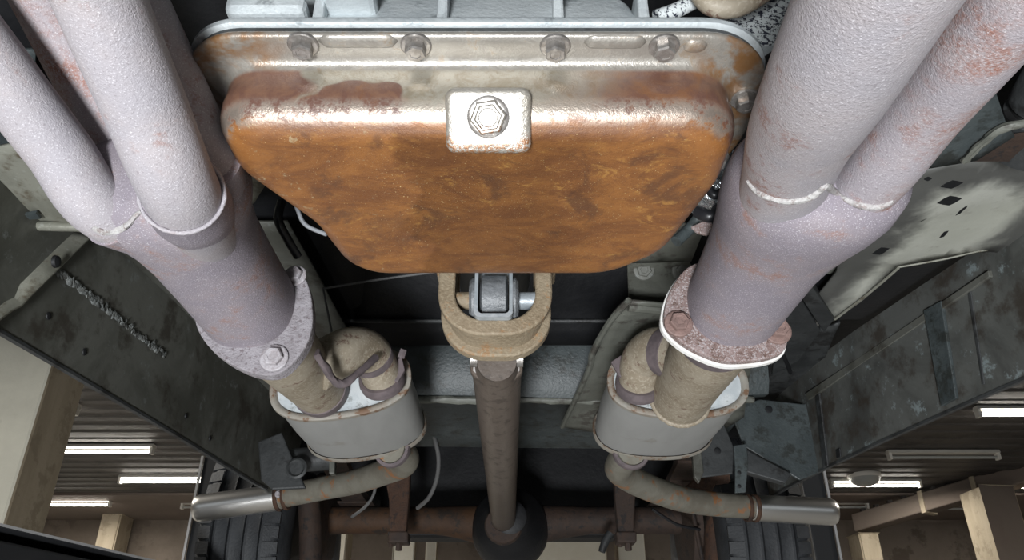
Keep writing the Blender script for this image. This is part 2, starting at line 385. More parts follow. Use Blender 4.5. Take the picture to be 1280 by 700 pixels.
# ================================================================== the garage
FL = -CZ; CEIL = 2.32
m = MB(); m.box((-10, -8, FL-.2), (10, 13.2, FL)); struct(m.build('floor', M['floor'], smooth=0))
# ribbed steel deck: folded sheet, ribs running across the hall
m = MB(); prof = []; y = -8.0
while y < 10.6:
    prof += [(y, CEIL), (y+.10, CEIL), (y+.125, CEIL+.012), (y+.225, CEIL+.012)]; y += .25
prof.append((10.6, CEIL))
rs = [[V((X, p[0], p[1])) for p in prof] for X in (-10, 10)]
rs2 = [[V((X, p[0], CEIL+.12)) for p in prof] for X in (10, -10)]
m.rings(rs, False, False, False); m.rings(rs2, False, False, False)
struct(m.build('ceiling', M['deck'], smooth=0))
m = MB(); m.box((-10, 10.6, CEIL-.03), (10, 13.0, CEIL+.12)); struct(m.build('ceiling_soffit', M['soffit'], smooth=0))
m = MB(); m.box((-10, 12.4, FL), (10, 12.7, CEIL-.03)); struct(m.build('wall_back', M['wall'], smooth=0))
m = MB(); m.box((-10.2, -8, FL), (-10, 13, CEIL+.12)); struct(m.build('wall_left', M['wall'], smooth=0))
m = MB(); m.box((10, -8, FL), (10.2, 13, CEIL+.12)); struct(m.build('wall_right', M['wall'], smooth=0))

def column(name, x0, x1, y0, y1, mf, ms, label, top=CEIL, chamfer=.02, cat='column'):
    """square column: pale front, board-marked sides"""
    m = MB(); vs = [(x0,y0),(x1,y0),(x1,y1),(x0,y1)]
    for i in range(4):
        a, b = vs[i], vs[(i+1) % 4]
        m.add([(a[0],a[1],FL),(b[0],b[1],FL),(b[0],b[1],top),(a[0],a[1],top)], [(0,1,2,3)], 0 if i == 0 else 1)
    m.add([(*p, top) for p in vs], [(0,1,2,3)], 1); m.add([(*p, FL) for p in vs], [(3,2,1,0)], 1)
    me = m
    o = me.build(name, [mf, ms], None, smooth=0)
    # weld the sides into one body so the edge bevel can work
    bm = bmesh.new(); bm.from_mesh(o.data); bmesh.ops.remove_doubles(bm, verts=bm.verts, dist=1e-5); bm.to_mesh(o.data); bm.free()
    md = o.modifiers.new('edge', 'BEVEL'); md.width = chamfer; md.segments = 2
    return tag(o, label, cat)
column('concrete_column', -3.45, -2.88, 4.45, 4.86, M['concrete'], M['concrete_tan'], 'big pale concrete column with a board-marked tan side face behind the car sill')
def col_px(pa, pb, Y, py=680, depth=.35):
    a, b = U(pa, py, Y), U(pb, py, Y); return a.x, b.x, Y, Y+depth
a_top, b_top = U(1072, 655, 11.2).z - .17, U(1300, 587, 9.2).z - .17
for pa, pb, Y, dp, lab in (
    (406, 433, 9.2, .35, 'cream column seen in the gap between tyre and rear axle'),
    (492, 519, 9.4, .16, 'slim cream column just behind the hanging spring bolts'),
    (532, 546, 10.6, .2, 'narrow cream post beside the slim cream column'),
    (668, 758, 9.0, .3, 'wide cream pier under the axle bar, broadest of the pale piers'),
    (772, 806, 9.4, .35, 'cream column between the spring clamp and the rusty brake plate'),
    (121, 143, 11.9, .4, 'tan pilaster on the back wall under the ceiling lamps'),
    (1076, 1101, 10.9, .4, 'tan column carrying the far end of the slanting beam'),
    (1246, 1290, 9.3, .5, 'thick brown column under the near end of the slanting beam')):
    x0, x1, y0, y1 = col_px(pa, pb, Y, depth=dp)
    tan = 'tan' in lab or 'brown' in lab
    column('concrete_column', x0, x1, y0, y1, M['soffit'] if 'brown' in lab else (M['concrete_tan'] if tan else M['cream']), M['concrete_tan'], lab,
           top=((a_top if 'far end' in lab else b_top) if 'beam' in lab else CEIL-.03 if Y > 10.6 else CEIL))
m = MB(); m.box((-9.9, 12.26, FL), (-8.2, 12.38, .95)); m.box((-8.15, 12.31, FL), (-6.75, 12.38, 1.9))
tag(m.build('wall_panel', M['cream'], smooth=0), 'cream boarded panels low on the back wall under the lamps', 'panel')
# slanting beam on the right, with cleats and pipe flange
a, b = U(1072, 655, 11.2), U(1300, 587, 9.2); dr = (b-a).normalized(); nrm = V((0, 0, 1)); sd = dr.cross(nrm).normalized()
bt = thing('ceiling_beam', a, 'brown boxed beam slanting across below the ribbed ceiling', 'beam')
m = MB(); L = (b-a).length + 1.2
m.rings([[a + dr*q + sd*sx*.13 + nrm*sz*.12 for sx, sz in ((-1,-1),(1,-1),(1,1),(-1,1))] for q in (0, L)]); m.build('box_section', M['soffit'], bt, smooth=0, bevel=.02)
for q in (1.05, 1.75):
    m = MB(); c = a + dr*q; m.rings([[c + dr*e + sd*sx*.15 + nrm*sz*.14 for sx, sz in ((-1,-1),(1,-1),(1,1),(-1,1))] for e in (-.03, .03)]); m.build('joint_collar', M['concrete_tan'], bt, smooth=0)
m = MB()
for k in range(14):
    c = a + dr*(.12 + k*.21) + nrm*.15; m.box(c-V((.03,.03,.03)), c+V((.03,.03,.03)))
ob = m.build('cleat_row', M['deck'], bt, smooth=0); ob['kind'] = 'stuff'

def lamp(px0, px1, py, lit, label, two=False, drop=.10):
    a = UZ(px0, py, CEIL-drop); b = UZ(px1, py, CEIL-drop); Y = (a.y+b.y)/2; z = CEIL-drop
    cx = (a.x+b.x)/2; Lh = 1.2 if (px1-px0) > 0 else 1.2
    x0, x1 = a.x, b.x
    t = thing('fluorescent_lamp', (cx, Y, CEIL), label, 'lamp', 'tube lamps under the ribbed ceiling')
    m = MB(); m.rings([[V((X, Y+dy, CEIL+dz)) for dy, dz in ((-.05,-.035),(.05,-.035),(.035,.0),(-.035,.0))] for X in (x0, x1)]); m.build('housing', M['lamp_white'], t, smooth=0)
    for dy in ((-.045, .045) if two else (0,)):
        m = MB(); tube(m, [(x0+.03, Y+dy, z+.022), (x1-.03, Y+dy, z+.022)], .016, 12, 1); m.build('tube', M['lamp_on'] if lit else M['lamp_grey'], t)
    for X in (x0+.015, x1-.015):
        m = MB(); m.box((X-.015, Y-.035-(.04 if two else 0), z-.006), (X+.015, Y+.035+(.04 if two else 0), CEIL-.03)); m.build('end_holder', M['lamp_white'], t, smooth=0)
    if lit:
        d = bpy.data.lights.new('tube_light', 'AREA'); d.shape = 'RECTANGLE'; d.size = x1-x0; d.size_y = .03; d.energy = 26; d.color = (1, .94, .84)
        o = bpy.data.objects.new('tube_light', d); C.objects.link(o); o.location = (cx, Y, z-.02+CZ)
    return t
lamp(72, 191, 567, True, 'lit tube lamp running out from behind the big concrete column, second from the front')
lamp(148, 262, 604, True, 'lit tube lamp whole in view nearest the exhaust tip')
lamp(52, 138, 633, True, 'lit tube lamp over the cream panels of the back wall')
lamp(226, 262, 636, False, 'dim tube lamp half hidden by the chrome exhaust tip')
lamp(58, 96, 518, True, 'lit tube lamp with only its end past the big concrete column')
lamp(1222, 1345, 521, True, 'brightest tube lamp, cut by the frame below the rail')
lamp(1111, 1250, 574, False, 'unlit grey tube lamp hanging just under the rail')
lamp(1039, 1152, 609, True, 'lit tube lamp beside the dome lamp')
lamp(1030, 1086, 636, False, 'unlit tube lamp beside the tyre and chrome tip')
lamp(1168, 1250, 638, False, 'unlit tube lamp crossing behind the slanting beam')
lamp(1270, 1350, 610, True, 'lit twin tube lamp above the thick brown column', True)
p = UZ(1080, 594, CEIL); t = thing('dome_lamp', p, 'small round grey dome lamp on the ribbed ceiling', 'lamp')
lathe(MB(), p+V((0,0,.01)), (0,0,-1), [(.2, 0), (.2, .03), (.19, .05)], 32).build('base', M['lamp_white'], t)
lathe(MB(), p+V((0,0,-.04)), (0,0,-1), [(.18, 0), (.165, .045), (.11, .08), (.03, .095)], 32).build('cover', M['lamp_grey'], t)

# ------------------------------------------------------------------ the lift
def lift_post(X, Y, top, label, sgn):
    t = thing('lift_post', (X, Y, FL), label, 'lift post')
    m = MB(); m.box((X-.04, Y-.04, FL+.012), (X+.04, Y+.04, top)); m.build('upright', M['post'], t, smooth=0, bevel=.006)
    m = MB(); m.box((X+sgn*.04, Y-.047, FL+.012), (X+sgn*.048, Y-.04, top)); m.build('edge_strip', M['post_edge'], t, smooth=0)
    m = MB(); m.box((X-.15, Y-.15, FL), (X+.15, Y+.15, FL+.012)); m.build('foot_plate', M['post'], t, smooth=0)
    for dx in (-.025, .025): hexbolt('cap_bolt', (X+dx, Y, top), (0,0,1), .012, M['post_edge'], t, False)
p = U(262, 640, 2.75); lift_post(p.x, 2.75, U(270, 574, 2.75).z, 'dark slim lift post beside the tyre with sidewall grooves under the weld-seamed rail', -1)
p = U(1018, 640, 2.75); lift_post(p.x, 2.75, U(1018, 592, 2.75).z, 'dark slim lift post between the tyre and the dome lamp', 1)
# lift arm crossing low in the left corner and the post that carries it, which stands out of view
a, b = UZ(0, 655, .2), UZ(190, 700, .2); dr = (b-a).normalized(); sd = V((dr.y, -dr.x, 0))
t = thing('hoist_beam', a, 'black steel lift arm with a rubbed bright edge low before the big column', 'lift arm')
p0, p1 = a - dr*1.7, b + dr*.25
m = MB(); m.rings([[q - sd*wd - V((0,0,.02)), q - V((0,0,.02)), q - V((0,0,h)), q - sd*wd - V((0,0,h))] for q, h, wd in ((p0, .2, .2), (p1, .14, .13))]); m.build('arm_beam', M['post'], t, smooth=0, bevel=.004)
m = MB(); m.rings([[q - sd*wd, q + sd*.004, q + sd*.004 - V((0,0,.005)), q - sd*wd - V((0,0,.02))] for q, wd in ((p0, .2), (p1, .13))]); m.build('top_plate', M['post'], t, smooth=0)
m = MB(); m.rings([[q + sd*.003, q + sd*.006, q + sd*.006 - V((0,0,.0035)), q + sd*.003 - V((0,0,.0035))] for q in (p0, p1)]); m.build('worn_edge', M['post_edge'], t, smooth=0)
t = thing('lift_post', (p0.x-.1, p0.y-.05, FL), 'black steel lift column that the arm swings from, out of view', 'lift post')
m = MB(); m.box((p0.x-.32, p0.y-.33, FL), (p0.x+.05, p0.y-.03, 2.1)); m.build('upright', M['post'], t, smooth=0)

# ================================================================== the car
# ---- body: rails, floor, crossmembers
def grid_sheet(mb, f, nu, nv, mi=0):
    return mb.rings([[f(i/nu, j/nv) for i in range(nu+1)] for j in range(nv+1)], False, False, False, mi)
# underbody sheet with the gearbox tunnel pressed into it
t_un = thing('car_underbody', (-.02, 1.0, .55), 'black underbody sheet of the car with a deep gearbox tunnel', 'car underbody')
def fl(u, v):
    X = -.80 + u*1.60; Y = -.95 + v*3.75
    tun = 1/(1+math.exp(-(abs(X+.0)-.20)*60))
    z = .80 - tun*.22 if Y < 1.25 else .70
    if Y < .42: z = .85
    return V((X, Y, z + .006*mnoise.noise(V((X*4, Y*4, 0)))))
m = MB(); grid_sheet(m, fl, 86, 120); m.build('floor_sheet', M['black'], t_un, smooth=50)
# rails: upright inner faces, hollow box behind
def rail(sgn, pts, ztop, label, mat):
    """pts: (X, Y, z) along the lower edge"""
    t = thing('frame_rail', pts[1], label, 'frame rail', 'frame rails')
    m = MB(); rs = []
    P = [pts[i] + (pts[i+1]-pts[i])*(k/4) for i in range(len(pts)-1) for k in range(4)] + [pts[-1]]
    for p in P:
        rs.append([V((p.x, p.y, p.z)), V((p.x, p.y, ztop)), V((p.x+sgn*.006, p.y, ztop)), V((p.x+sgn*.006, p.y, p.z))])
    m.rings(rs); m.build('rail_body', mat, t, smooth=30)
    m = MB(); rs = []
    for p in P:
        rs.append([V((p.x-sgn*.0015, p.y, p.z-.001)), V((p.x-sgn*.0015, p.y, p.z+.003)), V((p.x+sgn*.006, p.y, p.z+.003)), V((p.x+sgn*.006, p.y, p.z-.001))])
    m.rings(rs); m.build('pinch_edge', M['under_dark'], t, smooth=30)
    return t, P
def at_z(px, py, z): return UZ(px, py, z)
RZ = .35
lr = [V((-.585, -.6, RZ)), at_z(0, 415, RZ), at_z(103, 475, RZ), at_z(215, 541, RZ), at_z(318, 604, RZ), at_z(350, 622, RZ) + V((0, .1, .01))]
t_lr, P_lr = rail(-1, lr, .56, 'dark smeared frame rail with a long weld seam along its face', M['rail'])
def on_rail(P, px, py, off):
    """point of the upright rail face seen at a pixel"""
    d = ray(px, py); best = None
    for a, b in zip(P, P[1:]):
        n = V((b.y-a.y, -(b.x-a.x), 0)); q = d.dot(n)
        if abs(q) < 1e-9: continue
        k = a.dot(n)/q; p = d*k
        if k > 0 and a.y-1e-6 <= p.y <= b.y+1e-6: best = p; break
    if best is None: best = UX(px, py, P[-1].x)
    return best + V((off, 0, 0))
# weld seam: overlapping beads
wp = [on_rail(P_lr, x, y, .002) for x, y in ((60, 331), (90, 352), (120, 376), (150, 400), (180, 424), (206, 444))]
W, _ = catmull(wp, [0]*len(wp), 8); m = MB()
for i in range(len(W)-1):
    d = (W[i+1]-W[i]); c = (W[i]+W[i+1])/2; u_ = d.normalized(); s_ = V((0,0,1))
    for k in range(3):
        lathe(m, c + d*(k/3-.3) + s_*random.uniform(-.004,.004) - V((.001,0,0)), (1, random.uniform(-.5, .5), random.uniform(-.5, .5)), [(random.uniform(.0025, .006), 0), (.003, .0012), (.001, .0016)], 9)
ob = m.build('weld_seam', M['weld_grey'], t_lr, smooth=60); ob['label'] = 'lighter grey wavy weld bead'
# faint second weld lower on the rail
rr = [V((.76, -.6, RZ)), at_z(1400, 415, RZ), at_z(1280, 474, RZ), at_z(1195, 511, RZ), at_z(1100, 553, RZ), at_z(1010, 596, RZ), at_z(985, 612, RZ) + V((0, .12, .01))]
t_rr, P_rr = rail(1, rr, .55, 'blotched blue-grey frame rail with a raised upright strap', M['rail_worn'])
def rail_strip(P, pix, off, name, mat, parent, th=.004):
    q = [on_rail(P, x, y, 0) for x, y in pix]; m = MB(); slab(m, q, V((off, 0, 0))); return m.build(name, mat, parent, smooth=0, bevel=.001)
rail_strip(P_rr, [(1158, 388), (1180, 376), (1199, 498), (1180, 508)], -.005, 'upright_strap', M['under_blue'], t_rr)['label'] = 'pale blue-grey strap'
rail_strip(P_rr, [(1021, 492), (1026, 490), (1037, 582), (1031, 585)], -.004, 'seam_strip', M['under_dark'], t_rr)
rail_strip(P_rr, [(1210, 360), (1214, 358), (1232, 480), (1229, 481)], -.002, 'seam_strip', M['under_dark'], t_rr)
rail_strip(P_rr, [(1046, 562), (1051, 560), (1052, 571), (1047, 573)], -.0025, 'slot', M['black'], t_rr)
rail_strip(P_rr, [(1010, 492), (1240, 338), (1242, 346), (1014, 500)], -.006, 'folded_lip', M['rail'], t_rr)
for px, py in ((60, 395), (232, 520), (262, 548), (105, 440)):
    q = on_rail(P_lr, px, py, 0); lathe(MB(), q+V((.0005,0,0)), (1,0,0), [(.005, 0), (.0045, .0012), (.002, .0018)], 12).build('drip_spot', M['black'], t_lr)

t = thing('side_floor', V((-.45, 1.2, .53)), 'dark olive floor sheet between the weld-seamed rail and the tilted muffler', 'floor pan')
sheet_later = [(-.56, .86), (-.30, .86), (-.28, 1.3), (-.30, 1.62), (-.52, 1.62)]
# front outrigger plate on the weld-seam side (level part, upright part over the rail, drooping flap)
t = thing('outrigger_plate', UZ(40, 250, .5), 'mottled olive outrigger plate beside the pale header pipes', 'plate')
def sheet(name, outline, mat, parent, th=.004, wob=.0, sub=10):
    """a thin sheet from an outline, gently dented"""
    o = [V(p) for p in outline]; m = MB(); m.add(o, [tuple(range(len(o)))])
    ob = m.build(name, mat, parent, smooth=0)
    bm = bmesh.new(); bm.from_mesh(ob.data); bmesh.ops.triangulate(bm, faces=bm.faces)
    for _ in range(4 if wob else 0): bmesh.ops.subdivide_edges(bm, edges=[e for e in bm.edges if e.calc_length() > .03], cuts=1, use_grid_fill=False); bmesh.ops.triangulate(bm, faces=bm.faces)
    if wob:
        bm.normal_update(); ns = [v.normal.copy() for v in bm.verts]
        for v, n_ in zip(bm.verts, ns): v.co += n_*wob*mnoise.noise(v.co*9)
    bmesh.ops.recalc_face_normals(bm, faces=bm.faces); bm.to_mesh(ob.data); bm.free()
    if wob: ob.data.polygons.foreach_set('use_smooth', [True]*len(ob.data.polygons))
    md = ob.modifiers.new('thick', 'SOLIDIFY'); md.thickness = th; md.offset = 0
    return ob
sheet('sheet', [V((x, y, .545)) for x, y in sheet_later], M['rail'], bpy.data.objects['side_floor'], wob=.006)
Z = .5
lvl = [UZ(-60, 300, Z), UZ(20, 287, Z), UZ(108, 288, Z), UZ(200, 272, Z), UZ(318, 252, Z), UZ(346, 206, Z), UZ(290, 168, Z), UZ(60, 170, Z), UZ(-60, 196, Z)]
sheet('level_plate', lvl, M['mottled'], t, wob=.010)
up = [on_rail(P_lr, x, y, .014) for x, y in ((-40, 432), (0, 387), (12, 381), (107, 290))]
up = up[1:] + [UZ(20, 287, Z), UZ(-60, 300, Z), on_rail(P_lr, -60, 432, .014)]
sheet('upright_plate', up, M['mottled'], t, wob=.004)
m = MB(); slab(m, [UZ(22, 267, .494), UZ(46, 263, .494), UZ(52, 270, .494), UZ(26, 272, .494)], (0, 0, -.004)); m.build('raised_tab', M['under_blue'], t, smooth=0)
m = MB(); slab(m, [UZ(0, 288, .494), UZ(16, 290, .494), UZ(20, 296, .494), UZ(0, 298, .494)], (0, 0, -.004)); m.build('raised_tab', M['under_blue'], t, smooth=0)
q = on_rail(P_lr, 50, 327, .018); lathe(MB(), q, (1,0,0), [(.008, 0), (.007, .004), (.003, .006)], 16).build('plug', M['black'], t)
m = MB(); tube(m, [UZ(30, 282, .494), UZ(70, 283, .492), UZ(106, 284, .494)], .006, 10, 6); m.build('fold_bead', M['mottled'], t)
# dark blue splash plate further forward
t = thing('splash_plate', UZ(10, 185, .56), 'dark blue-grey splash plate above the mottled outrigger', 'plate')
sheet('plate', [UZ(-80, 215, .53), UZ(45, 185, .53), UZ(45, 60, .53), UZ(-80, 60, .53)], M['under_blue'], t, wob=.004)

# pale floor pan with slots on the other side
t = thing('floor_pan', UZ(1170, 270, .53), 'pale sooted floor pan with diamond slots above the dark rail', 'floor pan')
fp = [UZ(*p, .53) for p in ((1050, 312), (1060, 283), (1100, 236), (1150, 212), (1215, 200), (1290, 194), (1340, 196), (1340, 318), (1285, 313), (1236, 312), (1180, 324), (1123, 334), (1088, 366), (1042, 401), (1020, 372), (1046, 340))]
fpan = sheet('pressed_sheet', fp, M['soot'], t, wob=.009)
m = MB(); tube(m, [UZ(*p, .528) for p in ((1285, 313), (1236, 312), (1180, 324), (1123, 334))], .0015, 10, 4); m.build('rolled_edge', M['mottled'], t)
m = MB(); tube(m, [UZ(*p, .524) for p in ((1123, 335), (1088, 365), (1044, 399))], .002, 10, 4); m.build('rolled_edge', M['mottled'], t)
def surf_z(px, py, z0): return UZ(px, py, z0)
for cx, cy, wx, wy, tl in ((1187, 251, 16, 6, -.1), (1207, 259, 13, 5, -.75), (1152, 272, 15, 5, -.15), (1180, 293, 6, 3, -.6), (1101, 314, 11, 4.5, -.2), (1190, 231, 14, 5, -.1), (1160, 224, 5, 2.5, 0)):
    ol = [surf(cx + wx*a, cy + tl*wx*a + wy*b, [fpan], .0050) for a, b in ((-1, .25), (-.45, -.55), (.05, -1), (.5, -.7), (1, -.25), (.4, .6), (-.05, 1), (-.5, .7))]
    if None in ol: continue
    m = MB(); slab(m, ol, (0, 0, .003)); m.build('slot', M['black'], t, smooth=0)
# dark box void, ledge and ribs next to it
t = thing('seat_bracket', UZ(1010, 350, .55), 'dark ribbed seat bracket beyond the pink-rusted header pipe', 'bracket')
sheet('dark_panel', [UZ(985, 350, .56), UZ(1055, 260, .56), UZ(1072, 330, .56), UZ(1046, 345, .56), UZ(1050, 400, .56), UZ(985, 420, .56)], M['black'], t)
m = MB(); slab(m, [UZ(1005, 339, .545), UZ(1048, 335, .545), UZ(1049, 341, .545), UZ(1002, 345, .545)], (0, 0, .012)); m.build('ledge', M['under_olive'], t, smooth=0)
m = MB(); slab(m, [UZ(1003, 350, .52), UZ(1008, 348, .52), UZ(1043, 400, .52), UZ(1030, 416, .52), UZ(996, 364, .52)], (0, 0, .02)); m.build('rib', M['under_dark'], t, smooth=0, bevel=.002)
m = MB(); slab(m, [UZ(975, 380, .53), UZ(994, 362, .53), UZ(1026, 414, .53), UZ(1000, 450, .53), UZ(965, 470, .53)], (0, 0, .01)); m.build('rib', M['under_dark'], t, smooth=0, bevel=.002)
# sheet between rail, muffler and bracket
t = thing('side_floor', UZ(960, 470, .5), 'dark grey floor sheet behind the triangular bright-edged flange', 'floor pan')
sheet('sheet', [UZ(*p, .54) for p in ((930, 430), (975, 385), (1030, 412), (1050, 402), (1010, 500), (1000, 540), (900, 560), (880, 520))], M['under_dark'], t, wob=.006)
m = MB(); tube(m, [UZ(978, 442, .53), UZ(984, 455, .53), UZ(988, 466, .53)], .004, 8, 3); m.build('seam', M['black'], t)
# blue-grey engine mount bracket and boot, top corner
t = thing('body_mount', UZ(1190, 160, .5), 'blue-grey body mount bracket in the gap outside the pink pipe', 'bracket')
sheet('bracket_plate', [UZ(*p, .47) for p in ((1120, 214), (1195, 120), (1238, 95), (1256, 150), (1268, 170), (1220, 200))], M['under_blue'], t, wob=.004)
m = MB(); tube(m, [UZ(1205, 202, .462), UZ(1228, 180, .46), UZ(1255, 160, .46), UZ(1300, 152, .46)], [.004, .003, .004, .004], 10, 6, jitter=.003); m.build('sealer_bead', M['under_olive'], t)
m = MB(); sheet('lower_plate', [UZ(*p, .49) for p in ((1215, 200), (1262, 170), (1330, 160), (1330, 205), (1290, 200))], M['rust_dark'], t)
t = thing('rubber_boot', UZ(1275, 120, .46), 'dark rubber boot in the outer corner beyond the pink pipe', 'boot')
m = MB(); c = U(1300, 150, .62); a_ = V((.1, 1, -.2))
lathe(m, c - a_.normalized()*.06, a_, [(.030, 0), (.036, .008), (.037, .04), (.033, .044), (.033, .048), (.037, .052), (.036, .10), (.02, .11)], 28); m.build('boot_body', M['under_dark'], t)

# transverse floor step (crossmember) behind the tunnel
t = thing('rear_crossmember', V((0, 1.3, .5)), 'blue-grey stepped crossmember spanning behind the propshaft', 'crossmember')
prof = [(1.27, .80), (1.27, .545), (1.285, .475), (1.30, .455), (1.325, .458), (1.34, .475), (1.60, .468), (1.66, .462), (1.68, .47), (1.70, .50), (1.70, .62)]
rs = [[V((X, y, z + .008*mnoise.noise(V((X*3, y*3, 1))))) for y, z in prof] for X in [-.29 + k*.03 for k in range(26)]]
m = MB(); m.rings(rs, False, False, False); m.build('stepped_sheet', M['under_blue'], t, smooth=50)
m = MB(); tube(m, [V((-.28 + k*.055, 1.31 + .003*math.sin(k*2), .452)) for k in range(14)], .007, 8, 3, jitter=.004); m.build('lip_seam', M['under_olive'], t)
# upper black bulkhead with shelf seen inside the tunnel
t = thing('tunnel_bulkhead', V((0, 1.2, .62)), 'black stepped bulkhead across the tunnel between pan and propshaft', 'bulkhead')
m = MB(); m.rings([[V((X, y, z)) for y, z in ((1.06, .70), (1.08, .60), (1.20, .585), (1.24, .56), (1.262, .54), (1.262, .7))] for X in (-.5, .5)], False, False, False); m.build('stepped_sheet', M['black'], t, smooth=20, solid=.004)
m = MB(); tube(m, [V((-.45, 1.215, .566)), V((0, 1.22, .566)), V((.45, 1.215, .566))], .004, 8, 3); m.build('seam', M['under_dark'], t)

# gearbox side bracket and heat shield beside the tunnel
t = thing('heat_shield', UZ(820, 400, .5), 'olive-grey bolted heat shield reaching back beside the muffler with tan elbow', 'heat shield')
sheet('upper_sheet', [UZ(*p, .50) for p in ((730, 322), (790, 300), (850, 275), (878, 290), (864, 326), (786, 326))], M['under_olive'], t, wob=.003)
yb = UZ(790, 327, .50).y
br = [U(784, 326, yb), U(862, 324, yb), U(880, 400, yb*1.16), U(786, 376, yb*1.12)]
m = MB(); slab(m, br, (0, .004, .003)); m.build('bolted_flange', M['under_olive'], t, smooth=0, bevel=.001)
for px, py in ((804, 339), (852, 341)):
    q = U(px, py, yb*1.03) - V((0, .004, 0)); hexbolt('bolt', q, (0, -1, -.5), .0105, M['rail'], t, True, .006)
lo = [UZ(*p, .448) for p in ((786, 376), (880, 384), (940, 440), (930, 520), (860, 560), (703, 533), (735, 465), (762, 402))]
sheet('lower_sheet', lo, M['under_olive'], t, wob=.004)
m = MB(); tube(m, [UZ(*p, .446) for p in ((786, 376), (764, 400), (741, 440), (735, 465), (703, 533))], .005, 8, 4); m.build('folded_edge', M['under_olive'], t)
m = MB(); tube(m, [UZ(785, 384, .444), UZ(830, 388, .444), UZ(880, 392, .444)], .006, 8, 4); m.build('pressed_rib', M['under_olive'], t)

# rear hanger plates near the dark tyre
t = thing('spring_hanger', U(960, 545, 1.5), 'blue-grey spring hanger plate with a round hole', 'bracket')
m = MB(); slab(m, [U(*p, 1.42) for p in ((912, 512), (950, 499), (1004, 505), (1024, 500), (1026, 590), (1000, 600), (930, 558))], (0, .006, 0)); m.build('hanger_plate', M['under_blue'], t, smooth=0, bevel=.002)
lathe(MB(), U(961, 512, 1.4165), (0, -1, 0), [(.007, 0), (.007, .0012), (.0055, .0016)], 20).build('hole', M['black'], t)
m = MB(); slab(m, [U(*p, 1.40) for p in ((934, 562), (944, 568), (990, 592), (982, 604), (934, 590))], (0, .02, 0)); m.build('channel', M['under_dark'], t, smooth=0, bevel=.002)
m = MB(); slab(m, [U(*p, 1.40) for p in ((862, 552), (905, 530), (918, 560), (916, 592), (868, 598))], (0, .006, 0)); m.build('inner_plate', M['under_dark'], t, smooth=0, bevel=.002)
lathe(MB(), U(897, 564, 1.3965), (0, -1, 0), [(.006, 0), (.006, .0012), (.0045, .0016)], 20).build('hole', M['black'], t)
m = MB(); slab(m, [U(*p, 1.38) for p in ((865, 560), (876, 560), (880, 590), (874, 604), (868, 596))], (0, .012, 0)); m.build('claw', M['rail'], t, smooth=0, bevel=.002)
t = thing('strap_hanger', U(928, 585, 1.4), 'grey drilled strap hanging above the chrome-tipped tailpipe', 'bracket')
m = MB(); slab(m, [U(*p, 1.39) for p in ((916, 558), (932, 556), (934, 580), (931, 616), (918, 617), (918, 584))], (0, -.006, 0)); m.build('strap', M['under_blue'], t, smooth=0, bevel=.001)
for py in (591, 608): lathe(MB(), U(924, py, 1.3832), (0, -1, 0), [(.0035, 0), (.0035, .001), (.0028, .0013)], 14).build('hole', M['black'], t)
# other side: dark gusset and bracket
t = thing('spring_hanger', U(380, 580, 1.5), 'dark grey spring hanger plate with tubular lug beside the dark rail', 'bracket')
m = MB(); slab(m, [U(*p, 1.45) for p in ((322, 552), (352, 540), (360, 560), (382, 610), (340, 612), (326, 600))], (0, .01, 0)); m.build('hanger_plate', M['under_dark'], t, smooth=0, bevel=.003)
lathe(MB(), U(371, 586, 1.44), (0, -1, 0), [(.020, 0), (.02, .004), (.016, .006), (.012, .002)], 24).build('lug', M['under_dark'], t)
m = MB(); tube(m, [U(360, 576, 1.5), U(418, 572, 1.5)], .024, 20, 1); m.build('cross_tube', M['under_dark'], t)
m = MB(); slab(m, [U(*p, 1.46) for p in ((411, 560), (419, 560), (418, 592), (411, 592))], (0, .02, 0)); m.build('tab', M['rail'], t, smooth=0, bevel=.002)

# ================================================================== gearbox pan
PB = .300; PF = .349
poly = [(-.190, .3590), (.147, .3590), (.148, .436), (.127, .530), (.085, .570), (-.138, .570), (-.154, .487), (-.190, .420)]
prad = [.048, .056, .08, .06, .06, .045, .06, .05]
def ring(d, z): return [V((p.x, p.y, z)) for p in rounded(poly, prad, d)]
t_pan = thing('oil_pan', (-.02, .455, PB), 'rusty orange-brown gearbox oil pan with a square drain boss in front', 'oil pan')
m = MB()
prof = [(.0172, .3545), (.0188, .3540), (.0198, .3520), (.0193, .3500), (.0178, .3490), (.012, .3488), (.0045, .3488), (.0018, .3484), (-.0006, .3470), (-.0024, .3445),
        (-.0030, .341), (-.0028, .337), (-.0022, .332), (-.0016, .3275)]
for k in range(1, 11):
    an = math.pi/2*k/10; prof.append((-.0015-.0215*(1-math.cos(an)), .3235-.0235*math.sin(an)))
rs = [ring(d, z) for d, z in prof]
last = rs[-1]; cx = sum(last, V())/len(last)
for k in (.9, .78, .64, .48, .3, .14): rs.append([cx + (p-cx)*k + V((0, 0, -.0006*(1-k))) for p in last])
m.rings(rs, False, True)
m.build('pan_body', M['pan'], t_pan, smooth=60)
# thin dark gasket
m = MB(); m.rings([ring(.018, .3545), ring(.018, .3575)], True, True); m.build('gasket', M['under_dark'], t_pan, smooth=30)
# pressed stiffening beads in the lip
for pa, pb, py in ((398, 497, 51), (730, 808, 52), (854, 884, 57)):
    a, b = UZ(pa, py, PF), UZ(pb, py, PF); m = MB(); rs = []
    for k in range(13):
        u = k/12; c = a+(b-a)*u; e = min(u, 1-u)*(b-a).length/.006; q = math.sqrt(max(0, 1-(1-min(e, 1))**2))
        rs.append([c + V((0, math.cos(th)*.0052*max(q, .15), -math.sin(th)*.0026*max(q, .02))) for th in [math.pi*j/8 for j in range(9)]])
    m.rings(rs, True, True, False); m.build('stiffening_bead', M['pan'], t_pan, smooth=60)
